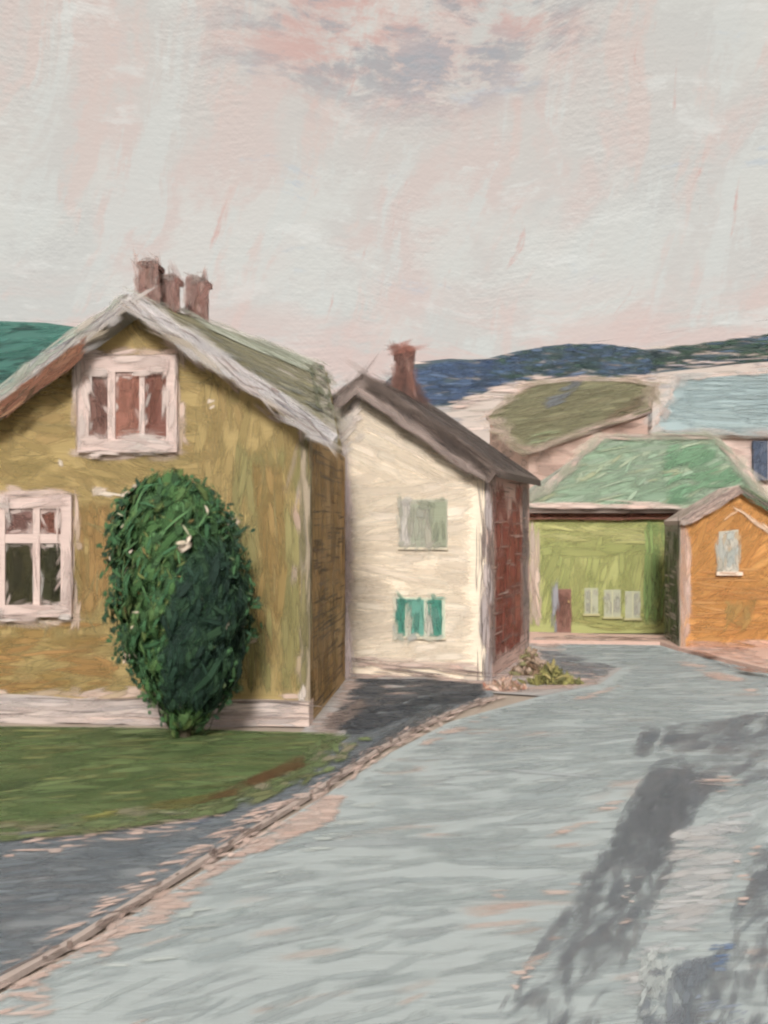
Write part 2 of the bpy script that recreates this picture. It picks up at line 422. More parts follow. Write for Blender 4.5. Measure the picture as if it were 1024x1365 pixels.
def build_ground():
    g = Paint(14)
    g.face([V(-700, -60, -.03), V(700, -60, -.03), V(700, 900, -.03), V(-700, 900, -.03)], '#a9998a')
    o = g.build('ground'); mark(o, 'bare pinkish brown earth around the houses', kind='structure')

    # road
    road = [(-7.5, -4), (7.5, -4)] + [(9.5, 8)] + gp([(1130, 930), (1024, 893), (905, 866), (880, 858), (705, 857), (735, 880), (830, 890), (800, 912), (720, 928), (600, 962), (520, 1004), (430, 1062), (320, 1130), (200, 1205), (100, 1270), (0, 1325), (-120, 1395)])
    r = Paint(10, .5)
    r.face([V(x, y, 0.0) for x, y in road], '#a6b0b1')
    blue = [('#a6b2b5', 5), ('#b0bab9', 5), ('#9cabb0', 3), ('#bcc3c2', 3), ('#abb1b6', 3), ('#a2b3b2', 2)]
    vis = [p for p in road if p[1] > 5]
    def stroke_dir(x, y): return np.where(y > 14, 8, 24) + 16 * np.sin(x * .7 + y * .4)
    vis = [(-2.95, 5.6), (5.6, 5.6)] + road[2:-1]
    # one field of strokes per stretch of the street, denser where it runs away
    def dens(x, y): return np.clip((9 / np.maximum(y, 5)) ** 1.6, 0, 1)
    def gaps(x, y):
        k = np.sin(x * 1.9 + 1.3 * np.sin(y * 1.1)) + np.sin(y * 2.3 + x * .8) + .8 * np.sin(x * 3.1 - y * 1.7)
        return np.where(k > 1.6, .6, 1.0)
    warm = lambda x, y: dens(x, y) * (1.04 - gaps(x, y))
    r.brush(GF, vis, 300, 90, 20, PINKS + [('#c9bdb4', 4)], stroke_dir, 9, .003, 2e-6, nb=7, size=gsize, edge=-2, opac=(.1, .45), region=warm)
    r.brush(GF, vis, 2200, 120, 22, blue, stroke_dir, 10, .003, 2e-6, nb=7, size=gsize, edge=-4, region=lambda x, y: dens(x, y) * gaps(x, y), opac=(.3, .8), blend=.68, cj=.02)
    far = [p for p in gp([(440, 1060), (600, 962), (720, 928), (800, 912), (830, 892), (735, 882), (705, 860), (880, 860), (905, 868), (1024, 893), (1130, 930), (1100, 1060)])]
    r.brush(GF, far, 420, 80, 8, blue + [('#bcc1bf', 2)], 4, 9, .006, 2e-6, nb=6, size=gsize, edge=-4)
    r.brush(GF, vis, 260, 120, 7, [('#bcc6c4', 3), ('#c6cac8', 2), ('#9aabae', 2)], stroke_dir, 7, .009, 2e-6, nb=4, size=gsize, edge=-8, region=dens, opac=(.1, .45))
    # warm ground showing along the kerb and in the middle of the street
    for pts, n in (([(430, 1060), (468, 1062), (455, 1095), (400, 1118), (310, 1160), (240, 1200), (270, 1205), (170, 1255), (90, 1290), (0, 1350), (0, 1322), (100, 1268), (320, 1130)], 330),
                   ([(110, 1255), (190, 1200), (290, 1180), (230, 1235), (130, 1290)], 45),
                   ([(700, 1130), (800, 1070), (860, 1040), (830, 1085), (760, 1115)], 12),
                   ([(640, 1190), (790, 1175), (760, 1205), (680, 1215)], 9),
                   ([(670, 1310), (745, 1235), (760, 1250), (690, 1330)], 16),
                   ([(560, 985), (640, 955), (690, 945), (600, 985), (540, 1010)], 26),
                   ([(880, 880), (930, 882), (1000, 905), (1060, 960), (1000, 930)], 36),
                   ([(720, 945), (800, 918), (840, 910), (790, 935)], 14),
                   ([(0, 1320), (60, 1300), (90, 1340), (30, 1420), (-40, 1420)], 40)):
        r.brush(GF, gp(pts), int(n * .9), 60, 15, PINKS + [('#cfc2ba', 2)], 8, 14, .012, 2e-6, nb=5, size=gsize, opac=(.3, .85))
    r.brush(GF, gp([(90, 1280), (330, 1180), (420, 1110), (560, 1000), (520, 1080), (330, 1230), (150, 1350)]), 40, 60, 12, [('#c3cac7', 3), ('#b3bdba', 3)], 8, 8, .014, 2e-6, nb=6, size=gsize)
    r.brush(GF, gp([(890, 1110), (1010, 1080), (1000, 1150), (950, 1250), (880, 1290), (850, 1365), (800, 1365), (850, 1240)]), 150, 90, 18, [('#c3c6c8', 4), ('#bbbfc3', 3), ('#cdccca', 3), ('#c9bfba', 1)], 12, 14, .013, 2e-6, nb=6, size=gsize, opac=(.3, .85))
    o = r.build('road'); mark(o, 'pale blue grey village street with pinkish worn patches', kind='structure')

    # dark grey bands of strokes on the street
    k = Paint(9, .45)
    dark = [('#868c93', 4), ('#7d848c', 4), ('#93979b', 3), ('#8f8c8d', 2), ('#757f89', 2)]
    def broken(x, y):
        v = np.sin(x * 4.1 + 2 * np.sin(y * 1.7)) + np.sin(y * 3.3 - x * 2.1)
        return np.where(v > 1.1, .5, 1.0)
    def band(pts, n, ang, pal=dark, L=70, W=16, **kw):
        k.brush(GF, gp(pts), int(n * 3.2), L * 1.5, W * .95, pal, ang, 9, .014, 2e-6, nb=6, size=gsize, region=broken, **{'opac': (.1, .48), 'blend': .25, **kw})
    def along(p, q):
        a, b = gnd(*p), gnd(*q); return math.degrees(math.atan2(b[1] - a[1], b[0] - a[0]))
    a2 = along((720, 1330), (880, 1080))
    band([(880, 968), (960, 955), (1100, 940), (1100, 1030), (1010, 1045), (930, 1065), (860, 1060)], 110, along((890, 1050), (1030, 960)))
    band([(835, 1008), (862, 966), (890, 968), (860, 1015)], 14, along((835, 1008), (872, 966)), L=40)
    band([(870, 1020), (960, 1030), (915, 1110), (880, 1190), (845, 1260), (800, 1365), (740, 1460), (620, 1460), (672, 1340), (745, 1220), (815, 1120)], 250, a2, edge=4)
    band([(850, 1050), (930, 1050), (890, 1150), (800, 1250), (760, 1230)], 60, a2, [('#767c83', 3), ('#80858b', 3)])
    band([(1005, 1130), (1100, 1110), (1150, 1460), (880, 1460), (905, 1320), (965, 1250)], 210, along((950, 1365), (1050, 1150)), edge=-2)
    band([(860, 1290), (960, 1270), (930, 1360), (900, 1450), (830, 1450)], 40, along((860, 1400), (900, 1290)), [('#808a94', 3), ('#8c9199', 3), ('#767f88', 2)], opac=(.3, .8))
    band([(940, 1262), (985, 1258), (975, 1300), (945, 1298)], 10, 20, [('#6a83a8', 3), ('#8596ac', 2)], L=24, W=8, opac=(.3, .9))
    band([(925, 1325), (1000, 1340), (1000, 1380), (925, 1365)], 9, 20, [('#8a97aa', 3), ('#a3acb8', 2)], L=30, W=8, opac=(.3, .8))
    # bare patches in the dark bands
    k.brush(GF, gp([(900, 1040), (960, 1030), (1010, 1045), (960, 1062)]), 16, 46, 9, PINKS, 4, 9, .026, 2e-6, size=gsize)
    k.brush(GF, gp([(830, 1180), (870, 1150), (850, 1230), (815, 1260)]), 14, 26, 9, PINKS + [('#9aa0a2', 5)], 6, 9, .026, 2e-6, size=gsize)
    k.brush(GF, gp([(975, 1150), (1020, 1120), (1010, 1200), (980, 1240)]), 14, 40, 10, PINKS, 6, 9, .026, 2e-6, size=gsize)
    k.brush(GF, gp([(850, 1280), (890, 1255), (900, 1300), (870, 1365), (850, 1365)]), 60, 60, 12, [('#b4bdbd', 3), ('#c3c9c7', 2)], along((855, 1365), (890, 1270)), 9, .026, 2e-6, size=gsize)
    o = k.build('dark_band'); mark(o, 'dark grey bands running down the street', kind='structure')

    # pavement beside the lawn
    pav = gp([(-160, 1132), (0, 1114), (150, 1106), (285, 1084), (400, 1040), (455, 990), (470, 965), (560, 930), (655, 922), (660, 932), (600, 950), (512, 996), (425, 1054), (312, 1124), (192, 1198), (92, 1262), (-8, 1318), (-200, 1425)])
    p = Paint(11)
    p.face([V(x, y, .03) for x, y in pav], '#7f858a')
    slate = [('#78828a', 5), ('#6b767f', 5), ('#868d92', 4), ('#626d78', 2), ('#8d8a8c', 2)]
    fr = Frame((0, 0, .03), (1, 0, 0), (0, 1, 0))
    d = along((40, 1290), (400, 1070))
    def pdens(x, y): return np.clip((9 / np.maximum(y, 5)) ** 1.2, 0, 1)
    p.brush(fr, pav, 900, 90, 18, slate, lambda x, y: np.where(y < 12.5, 14, 30), 12, .004, 3e-6, nb=7, size=gsize, edge=2, region=pdens)
    p.brush(fr, gp([(-120, 1140), (150, 1120), (230, 1130), (100, 1220), (-120, 1350)]), 150, 80, 18, slate, 14, 12, .008, 3e-6, nb=7, size=gsize)
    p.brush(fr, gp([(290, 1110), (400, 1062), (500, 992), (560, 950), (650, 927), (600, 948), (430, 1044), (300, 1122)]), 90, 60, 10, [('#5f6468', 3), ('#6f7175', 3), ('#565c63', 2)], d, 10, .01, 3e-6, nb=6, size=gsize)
    p.brush(fr, gp([(440, 975), (480, 950), (560, 930), (655, 920), (652, 932), (560, 958), (470, 990)]), 190, 60, 9, [('#474c54', 3), ('#565b62', 3), ('#3d4249', 2)], 6, 10, .012, 3e-6, nb=6, size=gsize, opac=(.4, .95))  # ground shadow by the cream house, painted dark onto the pavement
    p.brush(fr, gp([(200, 1160), (330, 1085), (430, 1045), (440, 1052), (300, 1128), (190, 1196), (60, 1272), (40, 1262)]), 130, 40, 8, PINKS, 30, 12, .013, 3e-6, size=gsize)
    p.brush(fr, gp([(0, 1126), (140, 1108), (290, 1088), (330, 1080), (250, 1115), (100, 1140), (0, 1150)]), 80, 34, 7, PINKS, 12, 12, .013, 3e-6, size=gsize)
    p.brush(fr, gp([(245, 1096), (290, 1088), (285, 1100), (250, 1106)]), 6, 40, 5, [('#5d7290', 2), ('#6d7f98', 2)], 30, 8, .014, 3e-6, size=gsize)
    o = p.build('pavement'); mark(o, 'slate blue pavement between the lawn and the street', kind='structure')

    # trodden yard between the houses
    yd = gp([(395, 985), (455, 905), (470, 880), (660, 880), (720, 850), (760, 862), (735, 882), (830, 890), (800, 912), (720, 928), (655, 924), (560, 932), (470, 967), (455, 992), (400, 1000)])
    yf = Frame((0, 0, .006), (1, 0, 0), (0, 1, 0)); y_ = Paint(20)
    y_.face([V(a, b, .006) for a, b in yd], '#a9a4a2')
    y_.brush(yf, yd, 420, 60, 9, PINKS + [('#8d8a8c', 2), ('#a39a96', 2)], 4, 12, .003, 4e-6, nb=5, size=lambda x, y: (np.full_like(x, 1.0), np.full_like(x, 3.0)), edge=1)
    y_.brush(yf, gp([(440, 950), (470, 905), (560, 905), (655, 912), (652, 928), (560, 936), (430, 985)]), 330, 60, 8, [('#54585e', 3), ('#62666c', 3), ('#484d54', 3), ('#77757a', 1)], 2, 9, .003, 4e-6, nb=5, size=lambda x, y: (np.full_like(x, 1.0), np.full_like(x, 3.0)))  # shadow at the cream wall's foot, painted into the yard colour
    y_.brush(yf, gp([(420, 965), (480, 930), (500, 940), (440, 985)]), 90, 50, 4, SKETCH + [('#b7a49a', 3)], 30, 12, .003, 4e-6, nb=3, size=lambda x, y: (np.full_like(x, 1.0), np.full_like(x, 2.0)))
    y_.brush(yf, gp([(705, 862), (735, 866), (760, 872), (830, 890), (800, 908), (740, 902)]), 130, 50, 8, [('#7f858c', 3), ('#8d9095', 3), ('#72767e', 3), ('#a9a5a4', 1)], -4, 9, .003, 4e-6, nb=5, size=lambda x, y: (np.full_like(x, 1.0), np.full_like(x, 3.0)))  # grey shadow strokes painted on the ground near the street corner
    o = y_.build('yard'); mark(o, 'trodden pinkish yard with painted dark shadow strokes between the houses', kind='structure')

    # kerb: a low broken stone edge with scraped brown paint
    kb = Paint(10)
    line = [gnd(*q) for q in [(-200, 1428), (-8, 1320), (92, 1264), (192, 1200), (312, 1126), (425, 1056), (512, 998), (600, 952), (662, 931)]]
    for a, b in zip(line[:-1], line[1:]):
        a = V(a[0], a[1], 0); b = V(b[0], b[1], 0)
        n = unit(np.cross(Z, b - a)); wv = .035
        kb.slab([a - n * wv + Z * .055, b - n * wv + Z * .055, b + n * wv + Z * .055, a + n * wv + Z * .055][::-1], V(0, 0, -.055), '#b3a198')
        l = np.linalg.norm(b - a); D = .5 * (a + b)[1]
        kw = dict(nb=5, lift=.06, step=6e-6, opac=(.25, .9))
        kb.line(a, b, Z, int(15 * l), 30 * D / 10, 6, [('#6d5c56', 3), ('#5d504c', 3), ('#8a766e', 3), ('#b79c90', 2), ('#7d675c', 2)], 9, 20, **kw)
        kb.line(a - n * .12, b - n * .12, Z, int(12 * l), 34 * D / 10, 10, PINKS, 12, 16, **dict(kw, lift=.03))
        kb.line(a + n * .10, b + n * .10, Z, int(8 * l), 34 * D / 10, 7, PINKS + [('#6f7175', 4), ('#8a766e', 3)], 10, 16, **dict(kw, lift=.045))
    o = kb.build('kerb'); mark(o, 'scraped brown and pink kerb along the street', kind='structure')

    # lawn
    lawn = gp([(-160, 976), (0, 972), (200, 974), (395, 980), (462, 986), (440, 1005), (405, 1033), (335, 1062), (250, 1088), (120, 1104), (-160, 1128)])
    lw = Paint(14)
    lw.slab([V(x, y, .045) for x, y in lawn], V(0, 0, -.04), '#566b3a')
    fr = Frame((0, 0, .045), (1, 0, 0), (0, 1, 0))
    green = [('#5f7a42', 5), ('#4f6c38', 5), ('#71874c', 4), ('#84935a', 3), ('#465d33', 3), ('#687a42', 3)]
    lw.brush(fr, lawn, 1100, 70, 15, green, lambda x, y: 10 + 14 * np.sin(x), 14, .006, 3e-6, nb=7, size=gsize, edge=2)
    lw.brush(fr, lawn, 170, 46, 7, [('#8a9052', 3), ('#7f8a4c', 3), ('#3f5029', 3), ('#6d6a38', 2)], 12, 14, .01, 3e-6, nb=5, size=gsize, edge=3)
    lw.brush(fr, gp([(170, 1085), (300, 1058), (360, 1040), (330, 1062), (250, 1086)]), 80, 44, 8, [('#6f6a32', 3), ('#7f7d3d', 3), ('#5f5a30', 2)], 10, 10, .012, 3e-6, size=gsize)
    lw.brush(fr, gp([(250, 1080), (330, 1040), (410, 1008), (420, 1024), (335, 1060), (260, 1084)]), 150, 44, 8, [('#75502f', 3), ('#84573a', 2), ('#6a5230', 3), ('#6f6a38', 2)], 22, 14, .014, 3e-6, size=gsize, opac=(.12, .5))
    lw.brush(fr, gp([(90, 1098), (160, 1085), (170, 1096), (110, 1108)]), 10, 40, 7, [('#8c8a3c', 3), ('#7d7d3a', 2)], 8, 8, .014, 3e-6, size=gsize)
    lw.brush(fr, gp([(-100, 970), (460, 982), (440, 1000), (200, 990), (-100, 992)]), 120, 60, 8, green + [('#8a8a5a', 2)], 3, 8, .004, 3e-6, nb=5, size=gsize, edge=8, opac=(.3, .9))
    lw.brush(fr, lawn, 70, 110, 34, [('#84935c', 3), ('#3d522c', 4), ('#8a8a50', 2), ('#6f6038', 1)], 14, 14, .004, 3e-6, nb=5, size=gsize, opac=(.2, .6), blend=0)
    lw.brush(fr, lawn, 260, 80, 12, [('#7c9258', 3), ('#3f562c', 4), ('#8a9a62', 2), ('#84824a', 2)], 16, 18, .004, 3e-6, nb=5, size=gsize, opac=(.2, .75), blend=.1)
    rimfr = Frame((0, 0, .08), (1, 0, 0), (0, 1, 0))
    for (x0, y0, x1, y1), nn in (((-100, 1124, 120, 1104), 40), ((120, 1104, 250, 1088), 36), ((250, 1088, 335, 1062), 34), ((335, 1062, 405, 1033), 34), ((405, 1033, 462, 988), 34)):
        lw.line(gnd(x0, y0) + Z * .052, gnd(x1, y1) + Z * .052, Z, int(nn * 2.6), 44, 13, green + [('#7d7a4a', 3), ('#6f5a3c', 3), ('#b8a290', 2), ('#7f858a', 2)], 30, 18, lift=.002, step=4e-6, opac=(.4, 1))
    o = lw.build('lawn'); o['kind'] = 'stuff'; o['label'] = 'brushy green lawn with rusty patches before the ochre house'; o['category'] = 'lawn'

    # pinkish bank in front of the orange house
    bank = gp([(700, 846), (905, 852), (1150, 862), (1150, 945), (1024, 897), (905, 868), (880, 860), (705, 858)])
    b = Paint(27)
    b.slab([V(x, y, .1) for x, y in bank], V(0, 0, -.1), '#cfaa9a')
    fr = Frame((0, 0, .1), (1, 0, 0), (0, 1, 0))
    one = lambda x, y: (np.ones_like(x), np.full_like(x, 2.5))
    b.brush(fr, bank, 170, 40, 6, PINKS + [('#b89f95', 3), ('#a98676', 2), ('#bfb6b2', 2)], -4, 10, .006, 2e-5, size=one)
    b.line(gnd(905, 868) + Z * .1, gnd(1150, 945) + Z * .1, Z, 40, 40, 9, [('#9a6a58', 3), ('#b98a78', 3), ('#84604f', 2)], 10, 6, lift=.012)
    b.brush(fr, gp([(900, 858), (990, 864), (1024, 884), (1024, 893), (930, 874)]), 46, 30, 7, [('#d3a48c', 3), ('#c98f78', 2), ('#d9bcae', 3)], -10, 14, .016, 2e-5, size=one)
    b.brush(fr, gp([(710, 851), (900, 855), (890, 860), (720, 858)]), 30, 30, 5, [('#8a6a5c', 2), ('#b79a8c', 3), ('#a98676', 2)], -2, 6, .02, 2e-5, size=one)
    o = b.build('footpath'); mark(o, 'pinkish footpath along the green and orange houses', kind='structure')


build_ground()

# ------------------------------------------------------------------ hills
def build_hills():
    h = Paint(230)
    fr = Frame((0, 205, 0), (1, 0, 0), (0, .88, .48))
    top = fr.pxs([(500, 520), (535, 492), (560, 482), (600, 478), (640, 480), (690, 468), (740, 460), (800, 458), (860, 466), (905, 462), (960, 455), (1024, 446), (1160, 425), (1500, 400)])
    poly = top[::-1] + [(-30, 0), (260, 0)]
    P3 = [fr.p(*q) for q in poly]
    h.face(P3[::-1] if np.cross(P3[1] - P3[0], P3[2] - P3[0])[1] > 0 else P3, '#3c4e58')
    lowp = fr.pxs([(480, 560), (560, 548), (620, 536), (650, 522), (690, 508), (760, 503), (850, 500), (1000, 484), (1200, 470), (1200, 640), (480, 640)])
    h.face([fr.p(*q, .03) for q in lowp][::-1], '#b5a79e')
    back = [V(p[0] * 1.0, p[1] + 240, -20) for p in [fr.p(*q) for q in top]]
    T3 = [fr.p(*q) for q in top]
    for i in range(len(T3) - 1): h.face([T3[i], T3[i + 1], back[i + 1], back[i]], '#4f5f66')
    pal_b = [('#456084', 4), ('#36496a', 4), ('#5a7090', 3), ('#2c3c4c', 4)]
    pal_g = [('#34503f', 5), ('#384c44', 4), ('#2a3a40', 4), ('#46604a', 2)]
    left = fr.pxs([(540, 495), (600, 482), (660, 480), (690, 474), (690, 505), (650, 520), (610, 534), (540, 548)])
    h.brush(fr, fr.pxs([(500, 480), (560, 482), (700, 470), (1100, 440), (1100, 560), (500, 580)]), 420, 60, 14, PINKS[:2] + [('#8f9aa6', 4), ('#a39f8c', 4), ('#b0a59f', 3)], 4, 10, .05, 1e-4)
    h.brush(fr, left, 420, 44, 14, pal_b, 6, 16, .12, 1e-4, edge=5, blend=.25)
    mid = fr.pxs([(660, 483), (700, 468), (745, 461), (800, 459), (862, 467), (880, 490), (850, 505), (760, 500), (700, 508), (655, 500)])
    h.brush(fr, mid, 600, 34, 15, pal_g + pal_b[:3], 10, 22, .14, 1e-4, edge=7, blend=.2)
    rt = fr.pxs([(860, 470), (905, 463), (960, 456), (1024, 447), (1160, 428), (1160, 470), (1024, 482), (950, 487), (870, 492)])
    h.brush(fr, rt, 520, 50, 12, pal_g + pal_g + [('#55708f', 3), ('#34495c', 2)], 6, 12, .16, 1e-4, edge=6, blend=0)
    h.brush(fr, fr.pxs([(880, 484), (1024, 476), (1100, 470), (1100, 482), (1024, 490), (880, 494)]), 40, 50, 7, PINKS + [('#6f84a0', 3)], 4, 8, .3, 1e-4)
    h.brush(fr, fr.pxs([(590, 540), (640, 520), (700, 503), (880, 495), (880, 520), (700, 530), (600, 550)]), 90, 50, 9, PINKS + [('#7d8da5', 3), ('#a3a07c', 2)], 6, 12, .3, 1e-4, opac=(.3, .9))
    h.line(fr.p(*fr.px(760, 470)), fr.p(*fr.px(1100, 425)), fr.n, 12, 80, 2.0, [('#6a6266', 2), ('#8d7c78', 2)], 3, 3, lift=1.2, step=1e-3)
    o = h.build('hill'); mark(o, 'dark blue green wooded hill beyond the roofs', kind='structure')
    g = Paint(150)
    fr = Frame((0, 140, 0), (1, 0, 0), (0, .88, .48))
    top = fr.pxs([(-300, 400), (-60, 424), (0, 428), (60, 430), (130, 440), (260, 520)])
    poly = top[::-1] + [(-110, 0), (-5, 0)]
    g.face([fr.p(*q) for q in poly], '#33695f')
    T3 = [fr.p(*q) for q in top]
    for i in range(len(T3) - 1): g.face([T3[i], T3[i + 1], T3[i + 1] + V(0, 160, -60), T3[i] + V(0, 160, -60)], '#3f6a62')
    g.brush(fr, fr.pxs([(-100, 424), (0, 429), (130, 440), (130, 540), (-100, 600)]), 600, 50, 15, [('#2f6f62', 4), ('#3a7f72', 3), ('#27574f', 3), ('#4a8a80', 1), ('#24423f', 4)], 30, 18, .1, 1e-4, blend=.05)
    g.line(fr.p(*fr.px(-60, 426)), fr.p(*fr.px(120, 437)), fr.n, 14, 60, 2.2, [('#5f6a6a', 2), ('#3f5552', 2), ('#dcd6d0', 2)], 3, 3, lift=.8, step=1e-3)
    o = g.build('distant_hill'); mark(o, 'dark teal hillside behind the ochre house', kind='structure')


build_hills()

# ------------------------------------------------------------------ ochre house
OCHRE = [('#a68e50', 5), ('#9e8749', 5), ('#af9658', 4), ('#95854c', 3), ('#b49257', 2)]


def window_part(parent, fr, x0, y0, x1, y1, panes, D, frame_pal, frame_col, border=10, name='window', label=None, proud=.10):
    """frame of boards round panes; px boxes on the facade. Returns the frame part; panes are sub-parts"""
    a0, b1 = fr.px(x0, y0); a1, b0 = fr.px(x1, y1)
    w = Paint(D)
    xs = sorted(set([a0, a1])); boxes = []
    for (px0, py0, px1, py1, pal, col) in panes:
        q0 = fr.px(px0, py1); q1 = fr.px(px1, py0); boxes.append((q0[0], q0[1], q1[0], q1[1], pal, col))
    # backing
    w.board(fr, a0, b0, a1, b1, -.02, .048, frame_col)
    # casing boards round the outside
    la = min(b[0] for b in boxes); ra = max(b[2] for b in boxes); bb = min(b[1] for b in boxes); tb = max(b[3] for b in boxes)
    w.board(fr, a0, b0, la, b1, .048, proud, frame_col); w.board(fr, ra, b0, a1, b1, .048, proud, frame_col)
    w.board(fr, la, tb, ra, b1, .048, proud - .004, frame_col); w.board(fr, la, b0, ra, bb, .048, proud + .03, frame_col)
    colsx = sorted(set((round(b[0], 3), round(b[2], 3)) for b in boxes))
    for (l0, r0), (l1, r1) in zip(colsx[:-1], colsx[1:]):
        if l1 > r0: w.board(fr, r0, bb, l1, tb, .048, proud - .008, frame_col)
    for c in colsx:
        col_b = sorted([b for b in boxes if abs(b[0] - c[0]) < .02], key=lambda b: b[1])
        for q0, q1 in zip(col_b[:-1], col_b[1:]): w.board(fr, c[0], q0[3], c[1], q1[1], .048, proud - .012, frame_col)
    u = w.u
    for (x_, y_, X_, Y_, an, nn) in ((a0, b0, la, b1, 90, 16), (ra, b0, a1, b1, 90, 16), (a0, tb, a1, b1, 0, 16), (a0, b0, a1, bb, 0, 16)):
        w.brush(fr, [(x_, y_), (X_, y_), (X_, Y_), (x_, Y_)], nn, 50, max(4, min(abs(X_ - x_), abs(Y_ - y_)) / u * .6), frame_pal, an, 5, proud + .034, 1e-5, edge=7, nb=4)
    for (l0, r0), (l1, r1) in zip(colsx[:-1], colsx[1:]):
        if l1 > r0: w.brush(fr, [(r0, bb), (l1, bb), (l1, tb), (r0, tb)], 7, 50, max(3, (l1 - r0) / u * .7), frame_pal, 90, 5, proud + .002, 1e-5, edge=1, nb=4)
    for (p, q) in (((a0, b1), (a1, b1)), ((a0, b0), (a1, b0)), ((a0, b0), (a0, b1)), ((a1, b0), (a1, b1))):
        w.line(fr.p(*p, proud + .04), fr.p(*q, proud + .04), fr.n, 4, 60, 2.0, SKETCH, 2, 3, lift=.005, nb=2)
    fo = w.build(name, parent, label)
    for (l, b, r, tp, pal, col) in boxes:
        g = Paint(D, .22); g.board(fr, l, b, r, tp, .048, .056, col)
        g.brush(fr, [(l, b), (r, b), (r, tp), (l, tp)], 14, (tp - b) / u * .7, (r - l) / u * .45, pal, 90, 6, .06, 1e-5, nb=5, edge=1)
        g.brush(fr, [(l, b), (r, b), (r, tp), (l, tp)], 5, (r - l) / u * .8, 4, pal, 0, 10, .06, 1e-5, nb=3, edge=1)
        for p_, q_ in (((l, b), (l, tp)), ((r, b), (r, tp)), ((l, tp), (r, tp)), ((l, b), (r, b))):
            g.smudge(fr.p(*p_, .062), fr.p(*q_, .062), fr.n, 9, frame_pal + pal[:1], jit=4, L=22, W=6, opac=(.3, .85), lift=.004, aj=22)
        g.build('pane', fo)
    return fo


